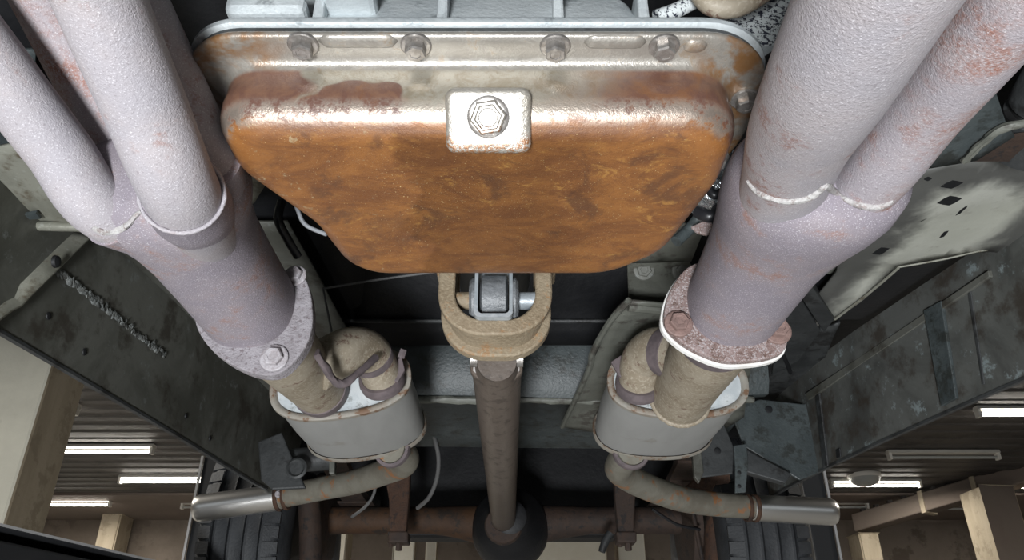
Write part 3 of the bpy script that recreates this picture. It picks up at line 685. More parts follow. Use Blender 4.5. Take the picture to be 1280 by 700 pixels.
# flange bolts: four along the front lip, the rest round the sides
def lip_bolt(p, ang): hexbolt('flange_bolt', p, (0, 0, -1), .0068, M['bolt_steel'], t_pan, True, .0085, ang)
for (px, py), an in zip(((379, 55), (520, 56), (694, 57), (830, 57)), (.2, .5, .35, .1)): lip_bolt(UZ(px, py, PF-.0003), an)
for X, Y in ((.157, .395), (.153, .46), (-.162, .482), (-.152, .55), (-.06, .580), (.05, .580)): lip_bolt(V((X, Y, PF-.0003)), .3)
# drain boss: a pressed square pad across the lower front edge, tilted towards the front
c = V((-.0145, .3650, .3065)); n_ = V((0, -.72, -.69)).normalized(); s_ = V((1, 0, 0)); u_ = n_.cross(s_).normalized()
if u_.z < 0: u_ = -u_
def pad_ring(wd, hu, hd, rr, e):
    out = []
    for (sx, sy) in ((1, 1), (-1, 1), (-1, -1), (1, -1)):
        h = hu if sy > 0 else hd; ccx, ccy = sx*(wd-rr), sy*(h-rr); a0 = math.atan2(sy, sx)-math.pi/4
        for k in range(7):
            an = a0 + (math.pi/2)*k/6; out.append(c + s_*(ccx+rr*math.cos(an)) + u_*(ccy+rr*math.sin(an)) + n_*e)
    return out
m = MB(); m.rings([pad_ring(.0265, .018, .0215, .006, -.014), pad_ring(.0262, .0178, .0212, .006, .0008), pad_ring(.0252, .0168, .0200, .0055, .0024), pad_ring(.0235, .0150, .0185, .005, .0030), pad_ring(.0195, .0115, .015, .004, .0028)], False, True)
m.build('drain_boss', M['boss'], t_pan, smooth=50)
q = c + n_*.0028 + u_*.001
pl = lathe(MB(), q, n_, [(.0112, 0), (.0112, .0062), (.0100, .0072), (.0086, .0072), (.0078, .0064), (.003, .0060)], 6, ang0=.25).build('drain_plug', M['boss'], t_pan, smooth=15)
pl['label'] = 'bright hexagonal drain plug'
lathe(MB(), q, n_, [(.0128, 0), (.0128, .0012), (.0120, .0016), (.010, .0018)], 32).build('washer', M['bolt_steel'], pl, smooth=30)
lathe(MB(), q+n_*.006, n_, [(.0066, 0), (.0066, .0014), (.0058, .0014), (.0053, .0009), (.001, .0008)], 28).build('plug_face', M['boss'], pl, smooth=30)

# gearbox casting above the pan
t = thing('gearbox_case', (-.02, .5, .36), 'pale cast aluminium gearbox case above the rusty pan lip', 'gearbox')
m = MB(); m.rings([ring(.019, .3578), ring(.021, .3592), ring(.021, .3625), ring(.019, .3655), ring(.010, .3672), ring(.006, .3672)], True, True); m.build('joint_flange', M['alu'], t, smooth=35)
poly2 = [(-.172, .356), (.092, .356), (.10, .60), (-.15, .60)]; r2 = [.02, .02, .03, .03]
def ring2(d, z): return [V((p.x, p.y, z)) for p in rounded(poly2, r2, d)]
m = MB(); m.rings([ring2(.006, .3665), ring2(.004, .3715), ring2(.0, .374), ring2(-.003, .385), ring2(-.012, .41), ring2(-.03, .45), ring2(-.05, .48)], True, True); m.build('case_body', M['alu'], t, smooth=35)
for pa, pb, pya, pyb in ((283, 386, 8, 24), (400, 470, -12, 2)):
    a, b = U(pa, pyb, .350), U(pb, pya, .350)
    m = MB(); m.box((a.x, .342, a.z), (b.x, .38, b.z+.002)); m.build('cast_ledge', M['alu'], t, smooth=0, bevel=.004)
for X in (-.125, -.045, .03, .085):
    m = MB(); m.rings([[V((X-.004, .352, .372)), V((X+.004, .352, .372)), V((X+.004, .375, .372)), V((X-.004, .375, .372))], [V((X-.003, .349, .41)), V((X+.003, .349, .41)), V((X+.003, .38, .41)), V((X-.003, .38, .41))]]); m.build('cast_rib', M['alu'], t, smooth=0, bevel=.002)
m = MB(); lathe(m, V((-.02, .34, .60)), (0, -1, .05), [(.12, -.06), (.155, 0), (.17, .14), (.19, .16), (.19, .30), (.15, .32)], 40); m.build('bell_housing', M['under_dark'], t, smooth=40)
m = MB(); lathe(m, V((-.02, .56, .42)), (0, 1, -.08), [(.06, 0), (.05, .03), (.042, .06), (.040, .20), (.034, .21)], 32); m.build('tail_housing', M['under_dark'], t, smooth=40)

# speckled panel and bits seen between case and pink header
t = thing('flaked_panel', UZ(930, 50, .46), 'dark panel flaked with white paint between pan corner and pink header', 'panel')
sheet('panel', [U(*p, .46) for p in ((884, 28), (930, 8), (990, -30), (1010, 20), (985, 95), (945, 110), (905, 60))], M['speckle'], t)
sheet('lower_flange', [U(*p, .455) for p in ((925, 62), (985, 58), (985, 100), (940, 120))], M['alu'], t)
t = thing('oil_hose', U(900, 5, .40), 'brown dirty hose above the flaked panel', 'hose')
m = MB(); tube(m, [U(866, -20, .40), U(888, 6, .40), U(922, 8, .40), U(960, -14, .40), U(1000, -45, .4)], [.007, .008, .008, .008, .008], 14, 6); m.build('hose_body', M['tan_pipe'], t)
t = thing('linkage_rod', U(860, 12, .42), 'black linkage rod flecked with bright paint beside the gearbox case', 'rod')
m = MB(); tube(m, [U(820, 22, .42), U(848, 12, .42), U(885, -8, .42)], .006, 12, 4); m.build('rod_body', M['speckle'], t)
m = MB(); tube(m, [U(926, 98, .42), U(950, 84, .43), U(985, 60, .45)], .0052, 12, 3); tag(m.build('brake_line', M['black'], None), 'thin black line running from pan corner to the pink header', 'pipe')
# foil wrapped hose and clamp beside the pan
t = thing('foil_sleeve', U(895, 225, .56), 'crumpled silver foil sleeve squeezed between pan and pink header', 'sleeve')
m = MB(); tube(m, [U(918, 205, .58), U(905, 226, .58), U(884, 262, .58)], [.021, .022, .018], 40, 10, jitter=.009); m.build('sleeve_body', M['foil'], t, smooth=15)
m = MB(); tube(m, [U(871, 264, .575), U(890, 270, .57), U(906, 250, .575)], .006, 12, 6); m.build('black_band', M['black_gloss'], t)
m = MB(); tube(m, [U(886, 236, .55), U(893, 244, .55), U(901, 240, .55)], .004, 10, 6); m.build('black_band', M['black_gloss'], t)
t = thing('hanger_clip', U(878, 285, .6), 'small brown rusty clip under the foil sleeve', 'clip')
m = MB(); slab(m, [U(*p, .60) for p in ((864, 283), (888, 272), (893, 288), (884, 293), (872, 290))], (0, .004, 0)); m.build('clip_plate', M['flange_rust'], t, smooth=0, bevel=.001)
m = MB(); tube(m, [U(918, 208, .54), U(928, 195, .54), U(940, 178, .54)], .0022, 8, 3); tag(m.build('steel_rod', M['wire_bright'], None), 'thin bright rod between foil sleeve and pink header', 'rod')
m = MB(); tube(m, [U(845, 302, .63), U(862, 286, .63), U(874, 272, .62)], .006, 10, 3); tag(m.build('vacuum_pipe', M['under_blue'], None), 'blue-grey pipe end at the back corner of the pan', 'pipe')
# wires on the other side
m = MB(); tube(m, [U(356, 246, .57), U(366, 243, .575), U(372, 262, .58), U(382, 281, .585), U(408, 293, .585)], .0020, 10, 8); tag(m.build('shift_wire', M['wire_bright'], None), 'bright looping wire behind the notched back corner of the pan', 'wire')
m = MB(); tube(m, [U(352, 252, .62), U(348, 275, .62), U(360, 300, .64), U(372, 320, .66)], .0045, 10, 8); tag(m.build('loom', M['black_gloss'], None), 'black wiring loom hanging in the tunnel beside the bright wire', 'cable')
m = MB(); tube(m, [U(403, 361, .98), U(450, 353, .98), U(505, 345, .96), U(560, 338, .95)], .0018, 8, 4); tag(m.build('brake_pipe', M['cable'], None), 'thin grey brake pipe crossing the black tunnel under the pan', 'pipe')
m = MB(); tube(m, [U(404, 362, .98), U(410, 392, .98), U(418, 432, .99)], .0016, 8, 4); tag(m.build('vent_pipe', M['cable'], None), 'thin dark pipe dropping towards the muffler elbow', 'pipe')

# ================================================================== exhaust headers
def header_flange(t, outline, Y, mat, gasket, gw, thick=.009):
    n0 = len(outline); q = [V((p[0], p[1])) for p in outline]; fine_ = []
    for i in range(n0):
        a, b, c_, d = q[i-1], q[i], q[(i+1) % n0], q[(i+2) % n0]
        for k in range(4):
            u = k/4; fine_.append(tuple(.5*((2*b)+(c_-a)*u+(2*a-5*b+4*c_-d)*u*u+(3*b-a-3*c_+d)*u**3)))
    outline = fine_
    m = MB(); slab(m, [U(*p, Y) for p in outline], (0, thick, 0)); fo = m.build('flange', mat, t, smooth=0, bevel=.0015)
    c = sum([U(*p, Y) for p in outline], V())/len(outline)
    m = MB(); slab(m, [c + (U(*p, Y)-c)*gw + V((0, thick+.0003, 0)) for p in outline], (0, .0075, 0)); m.build('mating_flange', gasket, fo, smooth=0, bevel=.001)
    return fo
def cup_bead(name, c, axis, r, mat, parent, th=.0035):
    a, b, w_ = basis(axis); m = MB(); torus_path(m, [V(c) + (a*math.cos(2*math.pi*k/40)+b*math.sin(2*math.pi*k/40))*r for k in range(40)], th, 8, .5)
    return m.build(name, mat, parent, smooth=60)
def super_ring(c, rx, rz, e=2.3, n=48, yslope=0.0):
    out = []
    for k in range(n):
        a = 2*math.pi*k/n; ca, sa = math.cos(a), math.sin(a)
        out.append(V((c[0] + rx*abs(ca)**(2/e)*(1 if ca >= 0 else -1), c[1] + yslope*sa*rz, c[2] + rz*abs(sa)**(2/e)*(1 if sa >= 0 else -1))))
    return out

def run_up(pts, rad):
    """carry a header tube on past the frame, bending up to the engine"""
    if not isinstance(rad, list): rad = [rad]*len(pts)
    d = (pts[0]-pts[1]).normalized(); a = pts[0] + d*.05 + V((0, 0, .02)); b = a + d*.04 + V((0, 0, .10)); c = V((b.x*.95, b.y-.02, .87))
    return [c, b, a] + pts, [rad[0]]*3 + rad
def surface_bead(pix, objs, mat, parent, rad, name='weld_bead'):
    q = [surf(x, y, objs, rad*.2) for x, y in pix]; q = [p for p in q if p is not None]
    m = MB(); tube(m, q, [rad*(.6 if i in (0, len(q)-1) else 1) for i in range(len(q))], 10, 8, jitter=rad*.5); return m.build(name, mat, parent, smooth=60)
def meshes(t): return [o for o in t.children if o.type == 'MESH']
# pale four-tube header
t = thing('exhaust_header', (-.243, .5, .28), 'pale lilac-grey exhaust header whose thick tubes merge above a grey ear-shaped flange', 'exhaust header', 'exhaust headers')
m = MB(); rs = []
for Y, cxx, cz, rx, rz in ((.430, -.250, .318, .044, .028), (.438, -.251, .320, .056, .042), (.458, -.252, .320, .061, .049), (.475, -.252, .320, .057, .048), (.50, -.252, .320, .0485, .0455), (.53, -.252, .320, .0445, .0440), (.58, -.252, .320, .0435, .0435), (.665, -.252, .320, .0435, .0435)):
    rs.append(super_ring((cxx, Y, cz), rx, rz))
m.rings(rs); col = m.build('collector', M['header_dark'], t, smooth=60)
A_pts = [UD(-90, -30, .455), UD(-5, 86, .485), UD(72, 186, .515), UD(132, 264, .535), V((-.262, .53, .318))]
m = MB(); tube(m, *run_up(A_pts, [.0215, .0215, .0215, .0215, .02]), 32, 8); m.build('primary_tube', M['header_pale'], t)
B_pts = [UD(68, -150, .34), UD(125, 0, .385), UD(180, 130, .43), UD(226, 240, .478), V((-.234, .505, .306))]
m = MB(); tube(m, *run_up(B_pts, [.0222, .0222, .0230, .0236, .023]), 36, 8); m.build('primary_tube', M['header_pale'], t)
C_pts = [UD(110, -120, .44), UD(163, 0, .46), UD(215, 110, .49), UD(258, 205, .515), V((-.236, .52, .330))]
m = MB(); tube(m, *run_up(C_pts, [.0215, .0215, .0215, .0215, .021]), 32, 8); m.build('primary_tube', M['header_pale'], t)
D_pts = [UD(30, -60, .50), UD(72, 30, .53), UD(128, 140, .56), UD(185, 250, .58)]
m = MB(); tube(m, *run_up(D_pts, .0215), 32, 8); m.build('primary_tube', M['header_pink'], t)
# welded cups where the tubes enter
ax = ax_b = (B_pts[4]-B_pts[3]).normalized()
m = MB(); tube(m, [B_pts[3]+ax*.004, B_pts[3]+ax*.035, B_pts[3]+ax*.075], [.0262, .0272, .023], 36, 6); m.build('collector_cup', M['header_dark'], t)
ax = (A_pts[4]-A_pts[3]).normalized()
m = MB(); tube(m, [A_pts[3]+ax*.004, A_pts[3]+ax*.03, A_pts[3]+ax*.06], [.0238, .0246, .02], 36, 6); m.build('collector_cup', M['header_dark'], t)
ax = (C_pts[4]-C_pts[3]).normalized()
m = MB(); tube(m, [C_pts[3]-ax*.012, C_pts[3]+ax*.02, C_pts[3]+ax*.05], [.0232, .0248, .02], 36, 6); m.build('collector_cup', M['header_dark'], t)
surface_bead([(116, 284), (130, 290), (146, 288), (160, 280), (170, 269), (176, 264)], meshes(t), M['weld'], t, .0020)
cup_bead('weld_bead', B_pts[3]+ax_b*.004, ax_b, .0256, M['header_pale'], t, .0014)
fo = header_flange(t, [(243, 392), (250, 418), (272, 444), (305, 463), (334, 469), (354, 464), (372, 447), (386, 424), (391, 397), (388, 366), (380, 344), (371, 335), (361, 335), (354, 343), (348, 352), (320, 352), (285, 360), (255, 376)], .655, M['flange_grey'], M['flange_grey'], .985)
hexbolt('flange_bolt', U(343, 448, .654), (0, -1, 0), .0092, M['bolt_grey'], t, True, .008, .2)
hexbolt('flange_bolt', U(369, 345, .654), (0, -1, 0), .0078, M['bolt_grey'], t, True, .008, .5)
hexbolt('flange_bolt', U(262, 396, .654), (0, -1, 0), .0085, M['bolt_grey'], t, True, .008, .1)

# pink-rusted header
t = thing('exhaust_header', (.208, .5, .30), 'pink-rusted exhaust header with a chalky white weld, bolted to a triangular bright-edged flange', 'exhaust header', 'exhaust headers')
m = MB(); rs = []
for Y, cxx, cz, rx, rz in ((.402, .208, .300, .046, .036), (.412, .209, .303, .0560, .0470), (.435, .2095, .307, .0585, .0515), (.46, .2105, .312, .0580, .0515), (.485, .2115, .317, .0545, .0505), (.515, .2127, .321, .0500, .0480), (.55, .2127, .322, .0462, .0462), (.60, .2127, .322, .0450, .0450), (.665, .2127, .322, .0440, .0440)):
    rs.append(super_ring((cxx, Y, cz), rx, rz))
m.rings(rs); m.build('collector', M['header_dark'], t, smooth=60)
E_pts = [UD(1190, -190, .235), UD(1089, 0, .300), UD(1036, 102, .360), UD(1000, 170, .43), UD(979, 232, .503), V((.200, .54, .316))]
m = MB(); tube(m, *run_up(E_pts, [.0290, .0294, .0296, .0292, .0278, .026]), 40, 8); m.build('primary_tube', M['header_pale'], t)
F_pts = [UD(1328, -90, .29), UD(1238, 36, .345), UD(1156, 137, .415), UD(1077, 236, .498), V((.226, .54, .318))]
m = MB(); tube(m, *run_up(F_pts, [.0212, .0212, .0212, .0214, .021]), 36, 8); m.build('primary_tube', M['header_pink'], t)
G_pts = [UD(1060, -30, .50), UD(1030, 60, .52), UD(1000, 150, .545), UD(985, 215, .56), UD(975, 280, .58)]
m = MB(); tube(m, *run_up(G_pts, [.0215, .0215, .0215, .0215, .02]), 32, 8); m.build('primary_tube', M['header_pale'], t)
H_pts = [UD(1220, -60, .50), UD(1150, 60, .53), UD(1090, 160, .55), UD(1040, 240, .58)]
m = MB(); tube(m, *run_up(H_pts, .0215), 32, 8); m.build('primary_tube', M['header_pink'], t)
ax = (E_pts[5]-E_pts[4]).normalized()
ax = (F_pts[4]-F_pts[3]).normalized()
surface_bead([(935, 226), (944, 237), (960, 246), (985, 251), (1008, 247), (1024, 238), (1033, 232), (1044, 241), (1060, 251), (1080, 257), (1102, 257), (1117, 251)], meshes(t), M['weld'], t, .0023)
fo = header_flange(t, [(831, 404), (833, 376), (844, 352), (860, 334), (880, 327), (910, 330), (945, 345), (972, 372), (983, 404), (985, 425), (979, 439), (962, 447), (935, 451), (905, 451), (876, 441), (850, 426)], .655, M['flange_rust'], M['gasket'], 1.03)
hexbolt('flange_bolt', U(848, 405, .654), (0, -1, 0), .0095, M['bolt_rust'], t, True, .009, .35)
hexbolt('flange_bolt', U(971, 414, .654), (0, -1, 0), .0095, M['bolt_rust'], t, True, .012, .1)
hexbolt('flange_bolt', U(893, 338, .654), (0, -1, 0), .0095, M['bolt_rust'], t, True, .009, .2)

# ================================================================== front pipes and mufflers
def clamp_ring(name, c, axis, r, wd, mat, parent, th=.004):
    a, b, w_ = basis(axis); m = MB()
    rs = [[V(c)+w_*h+(a*math.cos(2*math.pi*k/36)+b*math.sin(2*math.pi*k/36))*rr for k in range(36)] for rr, h in ((r, -wd), (r+th, -wd), (r+th*1.3, 0), (r+th, wd), (r, wd))]
    m.rings(rs, False, False); return m.build(name, mat, parent, smooth=30)
MY0, MY1 = .99, 1.21
t = thing('front_pipe', U(380, 465, .8), 'tan front pipe splitting into two, with purple scorched weld bands, below the grey flange', 'exhaust pipe', 'front pipes')
mp = [U(311, 386, .667), U(350, 432, .77), U(378, 464, .88), U(402, 489, .985)]
m = MB(); tube(m, mp, [.041, .039, .0365, .0345], 36, 8); m.build('main_pipe', M['tan_pipe'], t)
ep = [U(392, 462, .86), U(418, 446, .87), U(440, 437, .89), U(459, 439, .915), U(471, 455, .945), U(480, 482, .985)]
m = MB(); tube(m, ep, [.029, .029, .029, .0275, .0265, .0255], 32, 8); m.build('elbow', M['tan_pipe'], t)
def band(pts, r, mat, parent, name='scorched_weld'):
    m = MB(); tube(m, pts, r, 10, 6, jitter=.002); return m.build(name, mat, parent)
a_ = (mp[1]-mp[0]).normalized(); clamp_ring('scorched_band', mp[0]+a_*.038, a_, .0392, .018, M['scorch'], t, .002)
a_ = (mp[3]-mp[2]).normalized(); clamp_ring('scorched_band', mp[3]-a_*.010, a_, .0342, .010, M['scorch'], t, .0025)
a_ = (ep[4]-ep[3]).normalized(); clamp_ring('scorched_weld', (ep[3]+ep[4])/2, a_, .0266, .005, M['scorch'], t, .002)
a_ = (ep[5]-ep[4]).normalized(); cr = clamp_ring('clamp', ep[5]-a_*.012, a_, .0262, .008, M['scorch'], t, .004)
m = MB(); slab(m, [U(*p, .955) for p in ((489, 452), (502, 446), (506, 462), (497, 478), (489, 474))], (0, .008, 0)); m.build('clamp_ear', M['scorch'], t, smooth=0, bevel=.001)
hexbolt('clamp_bolt', U(501, 447, .95), (.3, -.4, .8), .005, M['scorch'], t, False, .012)
q0, q1 = U(407, 440, .80), U(437, 470, .84)
band([U(394, 440, .775), U(406, 458, .80), U(418, 476, .83), U(430, 480, .84), U(446, 468, .85), U(470, 447, .875)], .0048, M['scorch'], t)

t = thing('muffler', (-.237, 1.1, .365), 'oval muffler with galvanised cap tilted beneath the grey ear-shaped flange', 'muffler', 'mufflers')
def oval(cx, cz, Y, rx, rz, tilt, n=56, e=2.5):
    out = []
    for k in range(n):
        a = 2*math.pi*k/n; ca, sa = math.cos(a), math.sin(a)
        x = rx*abs(ca)**(2/e)*(1 if ca >= 0 else -1); z = rz*abs(sa)**(2/e)*(1 if sa >= 0 else -1)
        out.append(V((cx + x*math.cos(tilt)-z*math.sin(tilt), Y, cz + x*math.sin(tilt)+z*math.cos(tilt))))
    return out
def muffler(t, cx, cz, tilt, rx=.0935, rz=.047):
    o = lambda Y, d: oval(cx, cz, Y, rx+d, rz+d, tilt)
    m = MB(); m.rings([o(MY0+.012, -.004), o(MY0+.013, 0), o((MY0+MY1)/2, .0015), o(MY1-.013, 0), o(MY1-.012, -.004)], True, True); m.build('shell', M['muffler'], t, smooth=40)
    for Y, s in ((MY0, 1), (MY1, -1)):
        m = MB(); m.rings([o(Y+s*.014, .0015), o(Y+s*.006, .0042), o(Y, .0035), o(Y-s*.0015, .0), o(Y, -.005), o(Y+s*.006, -.007)], False, False); m.build('rolled_rim', M['seam_rust'], t, smooth=60)
        m = MB(); m.rings([o(Y+s*.004, -.006), o(Y+s*.0045, -.010), o(Y+s*.002, -.018), o(Y+s*.002, -.035)], False, True); m.build('end_cap', M['muffler_end'], t, smooth=60)
    s = oval(cx, cz, 0, rx+.0015, rz+.0015, tilt)[4]
    m = MB(); tube(m, [V((s.x, MY0+.01, s.z)), V((s.x, MY1-.01, s.z))], .0016, 8, 1); m.build('lengthwise_seam', M['seam_rust'], t)
muffler(t, -.236, .3665, R(9))

t = thing('front_pipe', U(862, 475, .8), 'tan front pipe with a short looping elbow below the bright-edged flange', 'exhaust pipe', 'front pipes')
mp = [U(912, 382, .672), U(891, 428, .77), U(867, 467, .89), U(850, 497, .985)]
m = MB(); tube(m, mp, [.0425, .0420, .0405, .0385], 36, 8); m.build('main_pipe', M['tan_pipe'], t)
ep = [U(858, 452, .87), U(838, 441, .89), U(820, 438, .91), U(806, 447, .935), U(800, 462, .955), U(798, 484, .985)]
m = MB(); tube(m, ep, [.029, .030, .030, .029, .0275, .0265], 32, 8); m.build('elbow', M['tan_pipe'], t)
a_ = (mp[1]-mp[0]).normalized(); clamp_ring('scorched_band', mp[0]+a_*.052, a_, .0418, .022, M['scorch'], t, .0015)
a_ = (mp[3]-mp[2]).normalized(); cup_bead('crusted_weld', mp[3], a_, .0385, M['tan_pipe'], t, .004)
a_ = (ep[5]-ep[4]).normalized(); clamp_ring('clamp', ep[5]-a_*.006, a_, .0268, .009, M['scorch'], t, .004)
clamp_ring('scorched_weld', ep[1], (ep[1]-ep[2]), .0298, .010, M['scorch'], t, .002)
m = MB(); slab(m, [U(*p, .955) for p in ((764, 452), (776, 444), (790, 448), (786, 474), (774, 470))], (0, .006, 0)); m.build('clamp_ear', M['scorch'], t, smooth=0, bevel=.001)
t = thing('muffler', (.228, 1.1, .365), 'oval muffler lying level beneath the bright-edged flange', 'muffler', 'mufflers')
muffler(t, .2285, .367, R(-1))

# ================================================================== tailpipes with chrome tips
def tailpipe(pts, rad, clampat, tip0, tip1, label, clamp_bolt):
    t = thing('tailpipe', pts[2], label, 'tailpipe', 'tailpipes')
    m = MB(); tube(m, pts, rad, 28, 8); m.build('pipe', M['tail_pipe'], t)
    clamp_ring('outlet_collar', pts[0]+(pts[1]-pts[0])*.12, (pts[1]-pts[0]), rad[0]+.001, .006, M['scorch'], t, .005)
    ax = (tip1-tip0).normalized(); a, b, w_ = basis(ax)
    for h in (-.010, .006): clamp_ring('clamp', tip0+ax*h, ax, .0235, .004, M['rust'], t, .004)
    if clamp_bolt: hexbolt('clamp_bolt', tip0+V((0, -.026, .0)), (0, -1, 0), .005, M['bolt_grey'], t, True, .006)
    L = (tip1-tip0).length
    prof = [(.0225, .0), (.0262, .004), (.0268, .012), (.0275, L-.020), (.0270, L-.008), (.0245, L-.001), (.0225, L), (.0215, L-.004), (.0215, L-.06)]
    m = MB(); rs = [[tip0+w_*h+(a*math.cos(2*math.pi*k/48)+b*math.sin(2*math.pi*k/48))*r for k in range(48)] for r, h in prof]
    m.rings(rs, False, True); tp = m.build('chrome_tip', M['chrome'], t, smooth=50); tp['label'] = 'polished chrome tip'
    return t
pts = [U(488, 560, 1.20), U(506, 570, 1.27), U(503, 581, 1.33), U(480, 590, 1.40), U(445, 602, 1.49), U(405, 610, 1.55), U(352, 621, 1.60)]
tailpipe(pts, [.023, .023, .023, .0235, .0235, .0235, .0230], None, U(352, 621, 1.60), U(245, 636, 1.62), 'rust-edged tailpipe with chrome tip pointing at the tube lamps and the concrete column', True)
pts = [U(790, 562, 1.20), U(776, 578, 1.28), U(776, 590, 1.34), U(803, 606, 1.42), U(846, 622, 1.50), U(885, 629, 1.56), U(938, 634, 1.60)]
tailpipe(pts, [.0235, .0245, .0245, .0245, .0245, .0245, .0235], None, U(940, 635, 1.60), U(1043, 640, 1.62), 'dull tailpipe with chrome tip pointing at the dome lamp side', False)

# ================================================================== propshaft, loop, mount
t = thing('propshaft', V((-.02, 1.3, .335)), 'long brown propshaft running back from the tan loop to the axle', 'propshaft')
a, b = U(621, 462, .86), U(629, 648, 1.86)
m = MB(); tube(m, [U(621, 452, .80), a, b, b + (b-a).normalized()*.03], [.022, .0298, .0290, .022], 36, 1); m.build('shaft_tube', M['prop'], t, smooth=40)
for k, px, py, Y in ((0, 600, 455, .83), (1, 641, 455, .83)):
    q = U(px, py, Y); m = MB(); slab(m, [q+V((-.010, -.012, .012)), q+V((.010, -.014, .012)), q+V((.012, 0, -.010)), q+V((0, .004, -.020)), q+V((-.012, 0, -.010))], (0, .022, .004)); m.build('yoke_ear', M['prop'], t, smooth=0, bevel=.004)
q = U(621, 450, .81); m = MB(); tube(m, [q+V((-.03, 0, .002)), q+V((.03, 0, .002))], .010, 16, 1); m.build('joint_cross', M['bolt_steel'], t)
q = U(613, 449, .80); m = MB(); slab(m, [q+V((-.012, 0, .004)), q+V((.016, 0, .004)), q+V((.004, .004, -.014))], (0, .004, 0)); m.build('lock_tab', M['loop'], t, smooth=0)
m = MB(); tube(m, [b-V((0, .01, 0)), b+V((0, .03, -.002)), b+V((0, .09, -.004))], [.024, .034, .038], 24, 4); m.build('rear_yoke', M['rust_dark'], t)

t = thing('safety_loop', (-.012, .64, .30), 'tan cast U-shaped safety loop hanging around the propshaft end behind the pan', 'bracket')
LY = .605; Lc = U(619, 362, LY)
def ush(off, y, drop=0.0):
    """outline centre path of the U at an offset outward"""
    wx = .0435+off; top = .058; out = []
    rr = .034+off; zb = -.0365-off-drop
    for z in (top, .03, .01): out.append(V((Lc.x-wx, y, Lc.z+z)))
    for k in range(13):
        an = math.pi + math.pi*.5*k/12; out.append(V((Lc.x-wx+rr+rr*math.cos(an), y, Lc.z+zb+rr+rr*math.sin(an))))
    for k in range(13):
        an = 1.5*math.pi + math.pi*.5*k/12; out.append(V((Lc.x+wx-rr+rr*math.cos(an), y, Lc.z+zb+rr+rr*math.sin(an))))
    for z in (.01, .03, .058): out.append(V((Lc.x+wx, y, Lc.z+z)))
    return out
def ubar(sections):
    """sweep: list of (offset, y) section corners around the U"""
    m = MB(); L = [ush(o_, y_, d_) for o_, y_, d_ in sections]; n = len(L[0])
    m.rings([[l[i] for l in L] for i in range(n)]); return m
ubar([(-.0075, LY, 0), (.0075, LY, 0), (.0075, LY+.012, 0), (-.0075, LY+.012, 0)]).build('front_flange', M['loop'], t, smooth=40, bevel=.002)
ubar([(-.0065, LY+.012, 0), (.001, LY+.012, 0), (.001, LY+.047, .001), (-.0065, LY+.047, .001)]).build('web', M['loop'], t, smooth=40)
ubar([(-.0075, LY+.044, .001), (.0085, LY+.044, .001), (.0085, LY+.058, .001), (-.0075, LY+.058, .001)]).build('rear_flange', M['loop'], t, smooth=40, bevel=.002)
for s in (-1, 1):
    m = MB(); x = Lc.x+s*.0435; m.box((x-.013 if s < 0 else x-.006, LY+.004, Lc.z+.03), (x+.006 if s < 0 else x+.013, LY+.05, Lc.z+.075)); m.build('upper_lug', M['loop'], t, smooth=0, bevel=.003)
t = thing('gearbox_mount', Lc, 'grey strapped rubber gearbox mount with cross pins inside the tan loop', 'mount')
BY = .598; q = U(617, 366, BY)
# strap: rounded square loop of flat steel
def sq(w_, ht, hb, r, y):
    out = []
    for sx, sz, h in ((1, 1, ht), (-1, 1, ht), (-1, -1, hb), (1, -1, hb)):
        a0 = math.atan2(sz, sx)-math.pi/4
        for k in range(6):
            an = a0+math.pi/2*k/5; out.append(V((q.x+sx*(w_-r)+r*math.cos(an), y, q.z+sz*(h-r)+r*math.sin(an))))
    return out
m = MB(); O0, I0, O1, I1 = sq(.0168, .034, .0235, .005, BY), sq(.0138, .031, .0200, .004, BY), sq(.0168, .034, .0235, .005, BY+.04), sq(.0138, .031, .0200, .004, BY+.04)
m.rings([O0, O1, I1, I0, O0], False, False); m.build('steel_strap', M['mount_steel'], t, smooth=30)
m = MB(); lathe(m, q+V((-.0125, .022, .004)), (1, 0, 0), [(.016, 0), (.022, .002), (.022, .023), (.016, .025)], 32); m.build('bushing', M['mount_rubber'], t, smooth=40)
for s in (-1, 1):
    m = MB(); lathe(m, q+V((s*.0165, .022, .003)), (s, 0, 0), [(.022, 0), (.022, .003), (.019, .0055), (.010, .006)], 28); m.build('side_washer', M['mount_rubber'], t, smooth=30)
    m = MB(); lathe(m, q+V((s*.020, .022, .003)), (s, 0, 0), [(.0082, 0), (.0082, .018), (.0078, .021)], 24); m.build('cross_pin', M['loop'] if s < 0 else M['mount_steel'], t, smooth=30)

# ================================================================== rear axle, springs, tank, tyres
AY, AZ = 2.02, .372
t = thing('rear_axle', (-.02, AY, AZ), 'rust-brown rear axle with a black bulging differential at the propshaft end', 'rear axle')
m = MB(); tube(m, [V((-.47, AY, AZ)), V((-.2, AY, AZ)), V((-.08, AY, AZ-.01))], [.034, .034, .05], 24, 4); m.build('axle_tube', M['rust_orange'], t)
m = MB(); tube(m, [V((.45, AY, AZ)), V((.2, AY, AZ)), V((.06, AY, AZ-.01))], [.034, .034, .05], 24, 4); m.build('axle_tube', M['rust_dark'], t)
m = MB(); lathe(m, V((-.005, AY-.11, .352)), (0, 1, 0), [(.03, -.05), (.04, -.045), (.05, -.01), (.085, .03), (.098, .08), (.10, .13), (.09, .18), (.05, .215)], 36); m.build('differential', M['black'], t, smooth=40)
m = MB(); lathe(m, V((-.02, AY-.125, .335)), (0, 1, .0), [(.042, -.03), (.046, -.02), (.044, .0), (.034, .02)], 28); m.build('pinion_flange', M['rust_dark'], t, smooth=30)
for k in range(7):
    a_ = math.pi*(1.05 + k*.15); hexbolt('cover_bolt', V((-.005+.094*math.cos(a_), AY-.02, .352+.094*math.sin(a_))), (0, -1, 0), .007, M['rust_dark'], t, False)
